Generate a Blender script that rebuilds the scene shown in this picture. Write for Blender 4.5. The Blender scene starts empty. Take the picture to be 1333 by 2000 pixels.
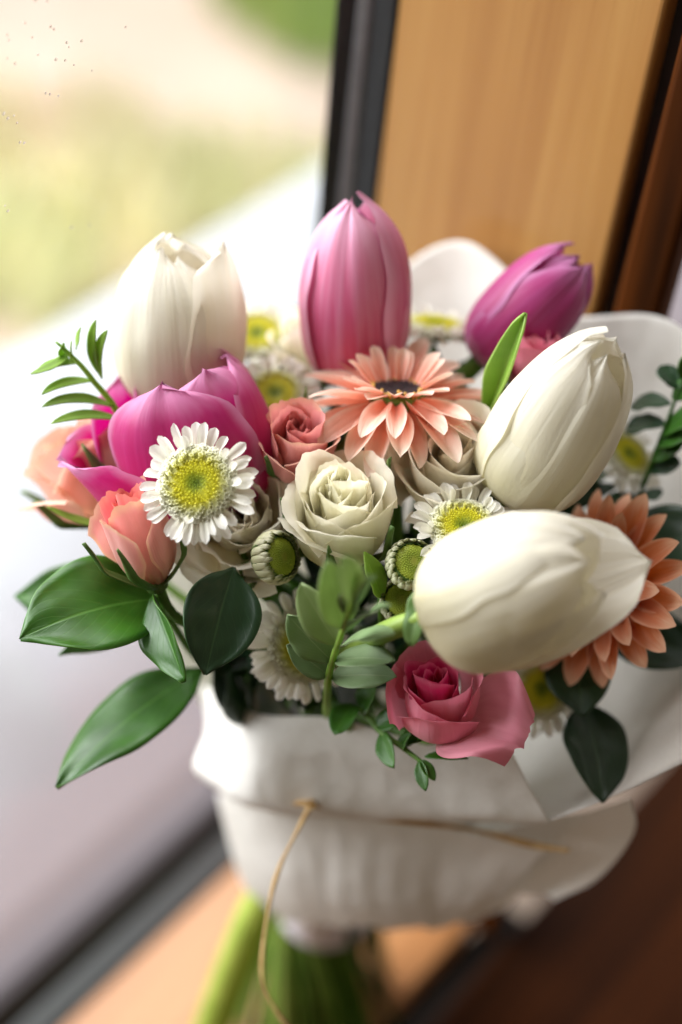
import bpy, math, random
from mathutils import Vector, Matrix, noise
import numpy as np
random.seed(11)
scene = bpy.context.scene
COL = scene.collection
PI = math.pi

# ------------------------------------------------------------------ camera
F = 3361.0                                   # focal length in photo pixels (1333 x 2000 frame)
dn = np.array([-396, 3400, 3361.0]); dn /= np.linalg.norm(dn)
yy = np.array([3630, -2900, 3361.0]); yy -= dn * (yy @ dn); yy /= np.linalg.norm(yy)
xx = np.cross(dn, yy)
MW = np.array([xx, yy, -dn])                 # (right, down, forward) -> world


def cam_vec(px, py, d):
    return np.array([(px - 666.5) / F * d, (py - 1000.0) / F * d, d])


CAM = -(MW @ cam_vec(600, 2080, 0.85))       # the foot of the bouquet is the world origin


def W(px, py, d):
    return Vector(CAM + MW @ cam_vec(px, py, d))


def D(r, u, t):
    return Vector(MW @ np.array([r, -u, -t], float)).normalized()


cam_data = bpy.data.cameras.new('camera')
cam = bpy.data.objects.new('camera', cam_data)
COL.objects.link(cam)
R, U, T = D(1, 0, 0), D(0, 1, 0), D(0, 0, 1)
cam.matrix_world = Matrix(((R.x, U.x, T.x, CAM[0]), (R.y, U.y, T.y, CAM[1]), (R.z, U.z, T.z, CAM[2]), (0, 0, 0, 1)))
cam_data.sensor_fit = 'VERTICAL'
cam_data.sensor_height = 36.0
cam_data.lens = 36.0 * F / 2000.0
cam_data.clip_start = 0.01
cam_data.clip_end = 100
cam_data.dof.use_dof = True
cam_data.dof.focus_distance = 0.537
cam_data.dof.aperture_fstop = 2.7
scene.camera = cam

# ------------------------------------------------------------------ light
world = bpy.data.worlds.new('World')
scene.world = world
world.use_nodes = True
bg = world.node_tree.nodes['Background']
bg.inputs[0].default_value = (1.0, 0.82, 0.60, 1)
bg.inputs[1].default_value = 0.21


def area(name, loc, target, sx, sy, power, col):
    l = bpy.data.lights.new(name, 'AREA')
    l.shape = 'RECTANGLE'; l.size = sx; l.size_y = sy; l.energy = power; l.color = col
    o = bpy.data.objects.new(name, l)
    COL.objects.link(o)
    o.location = loc
    o.rotation_euler = (Vector(target) - Vector(loc)).to_track_quat('-Z', 'Y').to_euler()
    return o


area('window_daylight', (-1.65, -0.68, 1.12), (-0.05, 0.0, 0.25), 1.9, 1.6, 118, (0.95, 0.98, 1.0))
area('garden_skylight', (-2.6, 1.4, 3.2), (-2.6, 1.4, 0.0), 3.6, 3.6, 350, (0.98, 0.99, 1.0))

vs = scene.view_settings
vs.view_transform = 'Standard'; vs.look = 'None'; vs.exposure = 0.0; vs.gamma = 1.0
scene.cycles.use_denoising = True
scene.cycles.max_bounces = 7
scene.cycles.use_adaptive_sampling = True
scene.cycles.adaptive_threshold = 0.02
scene.cycles.transparent_max_bounces = 12
scene.cycles.sample_clamp_indirect = 6

# ------------------------------------------------------------------ helpers


def lin(h):
    h = h.lstrip('#')
    out = []
    for i in (0, 2, 4):
        c = int(h[i:i + 2], 16) / 255
        out.append(c / 12.92 if c <= 0.04045 else ((c + 0.055) / 1.055) ** 2.4)
    return tuple(out) + (1.0,)


def mat_new(name):
    m = bpy.data.materials.new(name)
    m.use_nodes = True
    nt = m.node_tree
    for n in list(nt.nodes):
        nt.nodes.remove(n)
    out = nt.nodes.new('ShaderNodeOutputMaterial')
    return m, nt, out


def N(nt, kind, **kw):
    n = nt.nodes.new(kind)
    for k, v in kw.items():
        setattr(n, k, v)
    return n


def ramp(nt, fac, stops, interp='LINEAR'):
    r = N(nt, 'ShaderNodeValToRGB')
    r.color_ramp.interpolation = interp
    e = r.color_ramp.elements
    while len(e) < len(stops):
        e.new(0.5)
    for i, (p, c) in enumerate(stops):
        e[i].position = p; e[i].color = c
    nt.links.new(fac, r.inputs[0])
    return r.outputs[0]


def mixc(nt, fac, a, b, mode='MIX'):
    m = N(nt, 'ShaderNodeMix', data_type='RGBA', blend_type=mode)
    for sock, v in ((m.inputs[0], fac), (m.inputs[6], a), (m.inputs[7], b)):
        if hasattr(v, 'links') or hasattr(v, 'is_linked'):
            nt.links.new(v, sock)
        else:
            sock.default_value = v
    return m.outputs[2]


def math_n(nt, op, a, b=None, c=None):
    m = N(nt, 'ShaderNodeMath', operation=op)
    for i, v in enumerate((a, b, c)):
        if v is None:
            continue
        if hasattr(v, 'is_linked'):
            nt.links.new(v, m.inputs[i])
        else:
            m.inputs[i].default_value = v
    return m.outputs[0]


def petal_mat(name, stops, edge=None, edge_amt=0.5, streak=0.25, trans=0.35, rough=0.5, streak_col=None, bump=0.25,
              stripes=26, spots=None, spec=0.35, edge_lo=0.78):
    """Petal skin: colour runs along the petal (UV v), pale rim, fine lengthwise veins, light passes through."""
    m, nt, out = mat_new(name)
    L = nt.links.new
    uv = N(nt, 'ShaderNodeUVMap')
    sep = N(nt, 'ShaderNodeSeparateXYZ'); L(uv.outputs[0], sep.inputs[0])
    oi = N(nt, 'ShaderNodeObjectInfo')
    rnd = math_n(nt, 'MULTIPLY', oi.outputs['Random'], 37.0)
    mp = N(nt, 'ShaderNodeCombineXYZ')
    L(math_n(nt, 'MULTIPLY', sep.outputs[0], stripes), mp.inputs[0])
    L(math_n(nt, 'MULTIPLY', sep.outputs[1], 1.6), mp.inputs[1])
    L(rnd, mp.inputs[2])
    nz = N(nt, 'ShaderNodeTexNoise'); nz.inputs['Scale'].default_value = 1.0; nz.inputs['Detail'].default_value = 4
    L(mp.outputs[0], nz.inputs['Vector'])
    mp2 = N(nt, 'ShaderNodeCombineXYZ')
    L(math_n(nt, 'MULTIPLY', sep.outputs[0], 5), mp2.inputs[0])
    L(math_n(nt, 'MULTIPLY', sep.outputs[1], 3.5), mp2.inputs[1])
    L(rnd, mp2.inputs[2])
    nz2 = N(nt, 'ShaderNodeTexNoise'); nz2.inputs['Detail'].default_value = 3; nz2.inputs['Scale'].default_value = 1.0
    L(mp2.outputs[0], nz2.inputs['Vector'])
    vv = math_n(nt, 'ADD', sep.outputs[1], math_n(nt, 'MULTIPLY', math_n(nt, 'SUBTRACT', nz2.outputs[0], 0.5), 0.35))
    col = ramp(nt, vv, [(p, lin(c)) for p, c in stops])
    sf = N(nt, 'ShaderNodeMapRange'); sf.inputs[1].default_value = 0.38; sf.inputs[2].default_value = 0.68
    L(nz.outputs[0], sf.inputs[0])
    sfac = math_n(nt, 'MULTIPLY', sf.outputs[0], streak)
    col = mixc(nt, sfac, col, lin(streak_col) if streak_col else lin(stops[-1][1]))
    if edge:
        au = math_n(nt, 'ABSOLUTE', math_n(nt, 'SUBTRACT', math_n(nt, 'MULTIPLY', sep.outputs[0], 2.0), 1.0))
        em = math_n(nt, 'MAXIMUM', au, sep.outputs[1])
        er = N(nt, 'ShaderNodeMapRange'); er.inputs[1].default_value = edge_lo; er.inputs[2].default_value = 1.0
        er.interpolation_type = 'SMOOTHSTEP'
        L(math_n(nt, 'ADD', em, math_n(nt, 'MULTIPLY', math_n(nt, 'SUBTRACT', nz2.outputs[0], 0.5), 0.12)), er.inputs[0])
        col = mixc(nt, math_n(nt, 'MULTIPLY', er.outputs[0], edge_amt), col, lin(edge))
    if spots:
        vo = N(nt, 'ShaderNodeTexVoronoi'); vo.inputs['Scale'].default_value = 2.1
        cb = N(nt, 'ShaderNodeCombineXYZ'); L(sep.outputs[0], cb.inputs[0]); L(sep.outputs[1], cb.inputs[1]); L(rnd, cb.inputs[2])
        L(cb.outputs[0], vo.inputs['Vector'])
        sr = N(nt, 'ShaderNodeMapRange'); sr.inputs[1].default_value = 0.05; sr.inputs[2].default_value = 0.025
        L(vo.outputs['Distance'], sr.inputs[0])
        col = mixc(nt, math_n(nt, 'MULTIPLY', sr.outputs[0], 0.5), col, lin(spots))
    hv = N(nt, 'ShaderNodeHueSaturation')
    L(col, hv.inputs['Color'])
    L(math_n(nt, 'ADD', math_n(nt, 'MULTIPLY', oi.outputs['Random'], 0.14), 0.93), hv.inputs['Value'])
    col = hv.outputs[0]
    bp = N(nt, 'ShaderNodeBump'); bp.inputs['Strength'].default_value = bump; bp.inputs['Distance'].default_value = 0.0009
    L(nz.outputs[0], bp.inputs['Height'])
    pr = N(nt, 'ShaderNodeBsdfPrincipled')
    L(col, pr.inputs['Base Color']); L(bp.outputs[0], pr.inputs['Normal'])
    pr.inputs['Roughness'].default_value = rough
    pr.inputs['Specular IOR Level'].default_value = spec
    pr.inputs['Sheen Weight'].default_value = 0.08
    tr = N(nt, 'ShaderNodeBsdfTranslucent')
    sat = N(nt, 'ShaderNodeHueSaturation'); sat.inputs['Saturation'].default_value = 1.15; L(col, sat.inputs['Color'])
    L(sat.outputs[0], tr.inputs['Color'])
    mx = N(nt, 'ShaderNodeMixShader'); mx.inputs[0].default_value = trans
    L(pr.outputs[0], mx.inputs[1]); L(tr.outputs[0], mx.inputs[2]); L(mx.outputs[0], out.inputs[0])
    return m


def leaf_mat(name, c0, c1, vein, rough=0.38, trans=0.2, spec=0.5, veins=9.0):
    m, nt, out = mat_new(name)
    L = nt.links.new
    uv = N(nt, 'ShaderNodeUVMap')
    sep = N(nt, 'ShaderNodeSeparateXYZ'); L(uv.outputs[0], sep.inputs[0])
    tc = N(nt, 'ShaderNodeTexCoord')
    oi = N(nt, 'ShaderNodeObjectInfo')
    nz = N(nt, 'ShaderNodeTexNoise'); nz.inputs['Scale'].default_value = 60; nz.inputs['Detail'].default_value = 5
    L(tc.outputs['Object'], nz.inputs['Vector'])
    au = math_n(nt, 'ABSOLUTE', math_n(nt, 'SUBTRACT', sep.outputs[0], 0.5))
    mid = N(nt, 'ShaderNodeMapRange'); mid.inputs[1].default_value = 0.022; mid.inputs[2].default_value = 0.006
    L(au, mid.inputs[0])
    ph = math_n(nt, 'SUBTRACT', math_n(nt, 'MULTIPLY', sep.outputs[1], veins), math_n(nt, 'MULTIPLY', au, veins * 1.1))
    wv = math_n(nt, 'ABSOLUTE', math_n(nt, 'SUBTRACT', math_n(nt, 'FRACT', math_n(nt, 'ADD', ph, math_n(nt, 'MULTIPLY', nz.outputs[0], 0.5))), 0.5))
    sv = N(nt, 'ShaderNodeMapRange'); sv.inputs[1].default_value = 0.07; sv.inputs[2].default_value = 0.0
    L(wv, sv.inputs[0])
    col = ramp(nt, nz.outputs[0], [(0.3, lin(c0)), (0.72, lin(c1))])
    vf = math_n(nt, 'MAXIMUM', math_n(nt, 'MULTIPLY', mid.outputs[0], 0.45), math_n(nt, 'MULTIPLY', sv.outputs[0], 0.15))
    col = mixc(nt, vf, col, lin(vein))
    er = N(nt, 'ShaderNodeMapRange'); er.inputs[1].default_value = 0.485; er.inputs[2].default_value = 0.5
    L(au, er.inputs[0])
    col = mixc(nt, math_n(nt, 'MULTIPLY', er.outputs[0], 0.55), col, lin(vein))
    hv = N(nt, 'ShaderNodeHueSaturation'); L(col, hv.inputs['Color'])
    L(math_n(nt, 'ADD', math_n(nt, 'MULTIPLY', oi.outputs['Random'], 0.3), 0.85), hv.inputs['Value'])
    col = hv.outputs[0]
    ht = math_n(nt, 'SUBTRACT', math_n(nt, 'MULTIPLY', nz.outputs[0], 0.3), vf)
    bp = N(nt, 'ShaderNodeBump'); bp.inputs['Strength'].default_value = 0.35; bp.inputs['Distance'].default_value = 0.0005
    L(ht, bp.inputs['Height'])
    pr = N(nt, 'ShaderNodeBsdfPrincipled')
    L(col, pr.inputs['Base Color']); L(bp.outputs[0], pr.inputs['Normal'])
    nr = N(nt, 'ShaderNodeTexNoise'); nr.inputs['Scale'].default_value = 170; nr.inputs['Detail'].default_value = 4
    L(tc.outputs['Object'], nr.inputs['Vector'])
    L(math_n(nt, 'ADD', math_n(nt, 'MULTIPLY', nr.outputs[0], 0.34), rough - 0.14), pr.inputs['Roughness'])
    pr.inputs['Specular IOR Level'].default_value = spec
    tr = N(nt, 'ShaderNodeBsdfTranslucent')
    hs = N(nt, 'ShaderNodeHueSaturation'); hs.inputs['Value'].default_value = 1.6; L(col, hs.inputs['Color'])
    L(hs.outputs[0], tr.inputs['Color'])
    mx = N(nt, 'ShaderNodeMixShader'); mx.inputs[0].default_value = trans
    L(pr.outputs[0], mx.inputs[1]); L(tr.outputs[0], mx.inputs[2]); L(mx.outputs[0], out.inputs[0])
    return m


def plain_mat(name, c0, c1=None, scale=200, rough=0.5, spec=0.4, bump=0.2, dist=0.0004, trans=0.0, metal=0.0, detail=4, coat=0.0):
    m, nt, out = mat_new(name)
    L = nt.links.new
    tc = N(nt, 'ShaderNodeTexCoord')
    nz = N(nt, 'ShaderNodeTexNoise'); nz.inputs['Scale'].default_value = scale; nz.inputs['Detail'].default_value = detail
    L(tc.outputs['Object'], nz.inputs['Vector'])
    col = ramp(nt, nz.outputs[0], [(0.3, lin(c0)), (0.7, lin(c1 or c0))])
    pr = N(nt, 'ShaderNodeBsdfPrincipled')
    L(col, pr.inputs['Base Color'])
    pr.inputs['Roughness'].default_value = rough
    pr.inputs['Specular IOR Level'].default_value = spec
    pr.inputs['Metallic'].default_value = metal
    pr.inputs['Coat Weight'].default_value = coat
    bp = N(nt, 'ShaderNodeBump'); bp.inputs['Strength'].default_value = bump; bp.inputs['Distance'].default_value = dist
    L(nz.outputs[0], bp.inputs['Height']); L(bp.outputs[0], pr.inputs['Normal'])
    if trans:
        tr = N(nt, 'ShaderNodeBsdfTranslucent'); L(col, tr.inputs['Color'])
        mx = N(nt, 'ShaderNodeMixShader'); mx.inputs[0].default_value = trans
        L(pr.outputs[0], mx.inputs[1]); L(tr.outputs[0], mx.inputs[2]); L(mx.outputs[0], out.inputs[0])
    else:
        L(pr.outputs[0], out.inputs[0])
    return m


def wood_mat(name, c0, c1, c2, axis, rough=0.38, coat=0.15):
    m, nt, out = mat_new(name)
    L = nt.links.new
    tc = N(nt, 'ShaderNodeTexCoord')
    mp = N(nt, 'ShaderNodeMapping')
    sc = [55, 55, 55]; sc[axis] = 2.2
    mp.inputs['Scale'].default_value = sc
    L(tc.outputs['Object'], mp.inputs['Vector'])
    n1 = N(nt, 'ShaderNodeTexNoise'); n1.inputs['Scale'].default_value = 1; n1.inputs['Detail'].default_value = 6
    n1.inputs['Distortion'].default_value = 0.6
    L(mp.outputs[0], n1.inputs['Vector'])
    mp2 = N(nt, 'ShaderNodeMapping')
    sc = [420, 420, 420]; sc[axis] = 9
    mp2.inputs['Scale'].default_value = sc
    L(tc.outputs['Object'], mp2.inputs['Vector'])
    n2 = N(nt, 'ShaderNodeTexNoise'); n2.inputs['Scale'].default_value = 1; n2.inputs['Detail'].default_value = 3
    L(mp2.outputs[0], n2.inputs['Vector'])
    col = ramp(nt, n1.outputs[0], [(0.3, lin(c0)), (0.5, lin(c1)), (0.72, lin(c2))])
    fr = N(nt, 'ShaderNodeMapRange'); fr.inputs[1].default_value = 0.55; fr.inputs[2].default_value = 0.75
    L(n2.outputs[0], fr.inputs[0])
    col = mixc(nt, math_n(nt, 'MULTIPLY', fr.outputs[0], 0.55), col, lin(c0))
    pr = N(nt, 'ShaderNodeBsdfPrincipled')
    L(col, pr.inputs['Base Color'])
    pr.inputs['Roughness'].default_value = rough
    pr.inputs['Coat Weight'].default_value = coat
    pr.inputs['Specular IOR Level'].default_value = 0.5 if coat else 0.04
    pr.inputs['Coat Roughness'].default_value = 0.3
    bp = N(nt, 'ShaderNodeBump'); bp.inputs['Strength'].default_value = 0.2; bp.inputs['Distance'].default_value = 0.0004
    L(n2.outputs[0], bp.inputs['Height']); L(bp.outputs[0], pr.inputs['Normal'])
    L(pr.outputs[0], out.inputs[0])
    return m


# ---- mesh helpers
def mesh_from(name, verts, faces, uvs=None, smooth=True):
    me = bpy.data.meshes.new(name)
    me.from_pydata([tuple(v) for v in verts], [], faces)
    if uvs is not None:
        lay = me.uv_layers.new(name='UVMap')
        vi = np.empty(len(me.loops), int)
        me.loops.foreach_get('vertex_index', vi)
        lay.data.foreach_set('uv', np.array(uvs, float)[vi].ravel())
    if smooth:
        me.polygons.foreach_set('use_smooth', [True] * len(me.polygons))
    me.update()
    return me


def grid(name, nu, nv, fn):
    vs_, uv, fs = [], [], []
    for j in range(nv + 1):
        for i in range(nu + 1):
            u = -1 + 2 * i / nu; v = j / nv
            vs_.append(fn(u, v)); uv.append(((u + 1) / 2, v))
    for j in range(nv):
        for i in range(nu):
            a = j * (nu + 1) + i
            fs.append((a, a + 1, a + nu + 2, a + nu + 1))
    return mesh_from(name, vs_, fs, uv)


def obj(name, me, mat, parent=None, thick=0, mw=None, offset=0.0, subsurf=0):
    o = bpy.data.objects.new(name, me)
    COL.objects.link(o)
    if mat is not None and not me.materials:
        me.materials.append(mat)
    if parent is not None:
        o.parent = parent
    if mw is not None:
        o.matrix_basis = mw
    if subsurf:
        s = o.modifiers.new('Subdivision', 'SUBSURF'); s.levels = subsurf; s.render_levels = subsurf
    if thick:
        s = o.modifiers.new('Solidify', 'SOLIDIFY'); s.thickness = thick; s.offset = offset
    return o


def thing(name, label, cat, loc=(0, 0, 0), axis=None, spin=0.0, group=None):
    o = bpy.data.objects.new(name, None)
    o.empty_display_size = 0.01
    COL.objects.link(o)
    m = Matrix.Identity(3)
    if axis is not None:
        z_ = Vector(axis).normalized()
        x_ = D(1, 0, 0) if abs(z_.dot(D(1, 0, 0))) < 0.9 else D(0, -1, 0)
        x_ = (x_ - z_ * x_.dot(z_)).normalized()
        y_ = z_.cross(x_)
        m = Matrix((x_, y_, z_)).transposed() @ Matrix.Rotation(spin, 3, 'Z')
    o.matrix_world = Matrix.Translation(Vector(loc)) @ m.to_4x4()
    o['label'] = label; o['category'] = cat
    if group:
        o['group'] = group
    return o


def tag(o, label, cat, group=None):
    o['label'] = label; o['category'] = cat
    if group:
        o['group'] = group
    return o


def interp(tab, v):
    """Smooth (Catmull-Rom) look-up in a table of (x, y)."""
    n = len(tab)
    if v <= tab[0][0]:
        return tab[0][1]
    if v >= tab[-1][0]:
        return tab[-1][1]
    for i in range(n - 1):
        if tab[i][0] <= v <= tab[i + 1][0]:
            x0, y0 = tab[i]; x1, y1 = tab[i + 1]
            t = (v - x0) / (x1 - x0)
            m0 = (y1 - tab[i - 1][1]) / (x1 - tab[i - 1][0]) * (x1 - x0) if i > 0 else (y1 - y0)
            m1 = (tab[i + 2][1] - y0) / (tab[i + 2][0] - x0) * (x1 - x0) if i < n - 2 else (y1 - y0)
            t2, t3 = t * t, t * t * t
            return (2 * t3 - 3 * t2 + 1) * y0 + (t3 - 2 * t2 + t) * m0 + (-2 * t3 + 3 * t2) * y1 + (t3 - t2) * m1


def spline(pts, n):
    """Catmull-Rom points through pts."""
    pts = [Vector(p) for p in pts]
    P = [pts[0] * 2 - pts[1]] + pts + [pts[-1] * 2 - pts[-2]]
    out = []
    seg = len(pts) - 1
    for k in range(n + 1):
        s = k / n * seg
        i = min(int(s), seg - 1); t = s - i
        a, b, c, d = P[i], P[i + 1], P[i + 2], P[i + 3]
        out.append(0.5 * ((2 * b) + (c - a) * t + (2 * a - 5 * b + 4 * c - d) * t * t + (3 * b - a - 3 * c + d) * t ** 3))
    return out


def tube_geo(path, rad, seg=8, flat=1.0, caps=True):
    vs_, fs, uv = [], [], []
    n = len(path)
    up = None
    for k, p in enumerate(path):
        t = (path[min(k + 1, n - 1)] - path[max(k - 1, 0)]).normalized()
        if up is None:
            up = t.orthogonal().normalized()
        up = (up - t * up.dot(t)).normalized()
        b = t.cross(up)
        r = rad(k / (n - 1)) if callable(rad) else rad
        for s in range(seg):
            a = 2 * PI * s / seg
            vs_.append(p + up * (math.cos(a) * r) + b * (math.sin(a) * r * flat)); uv.append((s / seg, k / (n - 1)))
    for k in range(n - 1):
        for s in range(seg):
            a = k * seg + s; b_ = k * seg + (s + 1) % seg
            fs.append((a, b_, b_ + seg, a + seg))
    if caps:
        fs.append(tuple(range(seg - 1, -1, -1))); fs.append(tuple((n - 1) * seg + s for s in range(seg)))
    return vs_, fs, uv


def tube(name, path, rad, seg=8, flat=1.0):
    v, f, u = tube_geo(path, rad, seg, flat)
    return mesh_from(name, v, f, u)


def box_mesh(name, x0, x1, y0, y1, z0, z1, bev=0.0, origin=None):
    import bmesh
    bm = bmesh.new()
    bmesh.ops.create_cube(bm, size=1.0)
    for v in bm.verts:
        v.co = Vector(((x0 + x1) / 2 + v.co.x * (x1 - x0), (y0 + y1) / 2 + v.co.y * (y1 - y0), (z0 + z1) / 2 + v.co.z * (z1 - z0)))
    if bev:
        bmesh.ops.bevel(bm, geom=list(bm.edges), offset=bev, segments=3, profile=0.5, affect='EDGES')
    me = bpy.data.meshes.new(name)
    bm.to_mesh(me); bm.free()
    return me


def local(root, pts):
    inv = root.matrix_world.inverted()
    return [inv @ Vector(p) for p in pts]


# ------------------------------------------------------------------ materials
M = {}
M['white_tulip'] = petal_mat('white_tulip_petal', [(0.0, 'd6d9a4'), (0.16, 'ece6c8'), (0.5, 'f3efdf'), (1.0, 'f4f0e6')],
                             streak=0.3, streak_col='ebe4cc', trans=0.44, rough=0.45, bump=0.42, stripes=18, spec=0.45)
M['white_tulip_spot'] = petal_mat('white_tulip_spotted_petal', [(0.0, 'd6d9a4'), (0.16, 'ece6c8'), (0.5, 'f3efdf'), (1.0, 'f4f0e6')],
                                  streak=0.3, streak_col='ebe4cc', trans=0.44, rough=0.45, bump=0.42, stripes=18, spec=0.45, spots='d9a86c')
M['pink_tulip'] = petal_mat('pink_tulip_petal', [(0.0, 'f0b9c0'), (0.14, 'd8587a'), (0.5, 'd6608c'), (0.85, 'e08cac'), (1.0, 'e6a8c2')],
                            edge='eabfd8', edge_amt=0.55, streak=0.5, streak_col='e6a3c4', trans=0.32, rough=0.42, stripes=16, bump=0.35, edge_lo=0.7)
M['pink_tulip_in'] = petal_mat('deep_pink_tulip_petal', [(0.0, 'e59aa8'), (0.15, 'c43a6a'), (0.6, 'b32d6c'), (1.0, 'c85a98')],
                               edge='d68ab8', edge_amt=0.4, streak=0.35, streak_col='d06a98', trans=0.35, rough=0.42, stripes=16)
M['magenta_tulip'] = petal_mat('magenta_tulip_petal', [(0.0, 'f0d0d8'), (0.1, 'bc0c54'), (0.45, 'b81560'), (0.8, 'c03278'), (1.0, 'd0609a')],
                               edge='dfa6cc', edge_amt=0.7, streak=0.3, streak_col='c84a90', trans=0.40, rough=0.42, stripes=22, edge_lo=0.8, bump=0.3)
M['purple_tulip'] = petal_mat('purple_pink_tulip_petal', [(0.0, 'e0a8c4'), (0.12, 'b83e80'), (0.5, 'ae3072'), (0.9, 'bc4c8c'), (1.0, 'ca78aa')],
                              edge='cf94c4', edge_amt=0.55, streak=0.35, streak_col='c66aa8', trans=0.3, rough=0.42, stripes=18)
M['white_rose'] = petal_mat('white_rose_petal', [(0.0, 'e0e3a4'), (0.3, 'f6f2cc'), (0.7, 'fbf8e6'), (1.0, 'fcf9ee')],
                            streak=0.12, streak_col='f2edd2', trans=0.46, rough=0.5, bump=0.15, edge='f6efdc', edge_amt=0.4)
M['cream_rose'] = petal_mat('cream_rose_petal', [(0.0, 'e6dfb8'), (0.3, 'f6eed8'), (0.7, 'faf5e6'), (1.0, 'fcf7ea')],
                            streak=0.10, streak_col='f0e6cc', trans=0.48, rough=0.52, bump=0.15)
M['dusty_rose'] = petal_mat('dusty_pink_rose_petal', [(0.0, 'e8c29c'), (0.25, 'f0b8ac'), (0.7, 'edaca8'), (1.0, 'f0b6ae')],
                            edge='e6bca2', edge_amt=0.75, streak=0.25, streak_col='e0a59a', trans=0.34, rough=0.52, edge_lo=0.82)
M['coral_rose'] = petal_mat('coral_pink_rose_petal', [(0.0, 'd8b88c'), (0.2, 'efc0ac'), (0.6, 'f2b6ae'), (1.0, 'f4b4b0')],
                            edge='f4d0ae', edge_amt=0.8, streak=0.25, streak_col='ecb6a4', trans=0.36, rough=0.52, edge_lo=0.85)
M['peach_rose'] = petal_mat('peach_rose_petal', [(0.0, 'eed8b0'), (0.3, 'f6cdb8'), (1.0, 'f7c6ba')],
                            edge='f2d2b6', edge_amt=0.7, streak=0.2, streak_col='f4cdbd', trans=0.4, rough=0.52)
M['pink_rose'] = petal_mat('pink_rose_petal', [(0.0, 'eac0b0'), (0.2, 'f0a8b6'), (0.7, 'ee9aac'), (1.0, 'ea8ea4')],
                           edge='e39aa6', edge_amt=0.45, streak=0.25, streak_col='de8296', trans=0.34, rough=0.52, edge_lo=0.84)
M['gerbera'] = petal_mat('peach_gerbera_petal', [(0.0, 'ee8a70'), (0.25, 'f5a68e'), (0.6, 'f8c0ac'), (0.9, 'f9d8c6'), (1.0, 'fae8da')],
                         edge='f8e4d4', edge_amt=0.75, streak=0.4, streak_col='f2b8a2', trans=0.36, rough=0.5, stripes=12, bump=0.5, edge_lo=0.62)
M['gerbera_shaded'] = petal_mat('shaded_peach_gerbera_petal', [(0.0, 'b4532f'), (0.3, 'c66c48'), (0.7, 'd28662'), (1.0, 'e0b092')],
                                edge='eec4a4', edge_amt=0.5, streak=0.4, streak_col='cf6a3c', trans=0.36, rough=0.5, stripes=12, bump=0.5, edge_lo=0.75)  # peach gerbera petal with its shade put into the colour as deeper orange
M['pink_heart'] = petal_mat('deep_pink_rose_petal', [(0.0, 'd88a90'), (0.3, 'd2567a'), (1.0, 'cc4670')], edge='e08aa0', edge_amt=0.5, streak=0.2, streak_col='d86a88', trans=0.34, edge_lo=0.85)
M['white_heart'] = petal_mat('yellowish_white_rose_petal', [(0.0, 'e8e6b4'), (0.4, 'f8f4d6'), (1.0, 'fcf9e8')], streak=0.12, streak_col='f8f4dc', trans=0.46, bump=0.15)
M['dusty_heart'] = petal_mat('deeper_dusty_rose_petal', [(0.0, 'dba090'), (0.4, 'e09c9c'), (1.0, 'de9696')], edge='e6a8a0', edge_amt=0.6, streak=0.2, streak_col='e29a98', trans=0.34, edge_lo=0.85)
M['coral_heart'] = petal_mat('deeper_coral_rose_petal', [(0.0, 'e8a890'), (0.4, 'ee9490'), (1.0, 'ee8a8e')], edge='f4b0a0', edge_amt=0.6, streak=0.2, streak_col='f0a09a', trans=0.36, edge_lo=0.85)
M['mum_petal'] = petal_mat('white_chrysanthemum_petal', [(0.0, 'e8ecb4'), (0.25, 'f4f3e6'), (1.0, 'f6f4f0')],
                           streak=0.2, streak_col='e8e4dc', trans=0.34, rough=0.5, stripes=8, bump=0.4)
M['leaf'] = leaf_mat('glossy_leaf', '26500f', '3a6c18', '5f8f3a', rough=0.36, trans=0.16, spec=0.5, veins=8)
M['leaf_pale'] = leaf_mat('grey_green_leaf', '587c50', '6f9460', 'a0b688', rough=0.5, trans=0.25, veins=10)
M['leaf_light'] = leaf_mat('light_green_leaf', '7aa03a', '98b84c', 'b8cf78', rough=0.45, trans=0.35, veins=10)
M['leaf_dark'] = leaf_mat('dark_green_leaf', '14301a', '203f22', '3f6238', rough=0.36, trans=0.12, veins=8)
M['leaf_sage'] = leaf_mat('sage_leaf', '6f8a5c', '849c6c', 'a9b890', rough=0.5, trans=0.3, veins=10)
M['leaf_sagel'] = leaf_mat('light_sage_leaf', '8a9f66', '9bae76', 'b4c092', rough=0.5, trans=0.35, veins=10)
M['sepal'] = leaf_mat('sepal_green', '4a6b30', '64803e', '8fa060', rough=0.5, trans=0.25)
M['stem'] = plain_mat('green_stem', '456e22', '658f36', scale=90, rough=0.45, trans=0.1)
M['stem_pale'] = plain_mat('pale_green_stem', '9db548', 'c2cf62', scale=60, rough=0.42, trans=0.25)
M['stem_mid'] = plain_mat('mid_green_stem', '73913e', '8fa84e', scale=60, rough=0.45, trans=0.15)
M['stem_dark'] = plain_mat('dark_green_stem', '24401c', '35562a', scale=90, rough=0.5)
M['paper'] = plain_mat('white_wrapping_paper', 'f0ede8', 'f6f4f0', scale=700, rough=0.75, spec=0.25, bump=0.3, dist=0.0002, trans=0.38, detail=6)
M['ribbon'] = plain_mat('satin_ribbon', 'dcd8ea', 'eceaf4', scale=30, rough=0.3, spec=0.6, bump=0.1)
M['raffia'] = plain_mat('raffia', 'b08a54', 'd4b27a', scale=300, rough=0.6, bump=0.5)
M['wood'] = wood_mat('honey_wood', '95642e', 'a5763c', 'b2874a', 2)
M['wood_y'] = wood_mat('honey_wood_sill', '9f6c40', 'b07a4c', 'bc885a', 1)
M['wood_dark'] = wood_mat('brown_stained_wood', '2a1406', '4a250a', '5c300f', 2, 0.55, 0.0)
M['wood_dark_y'] = wood_mat('brown_stained_wood_sill', '150802', '2c1304', '3c1c07', 1, 0.55, 0.0)
M['wood_groove'] = plain_mat('black_brown_groove', '120a06', '1c0f08', scale=80, rough=0.6)
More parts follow.
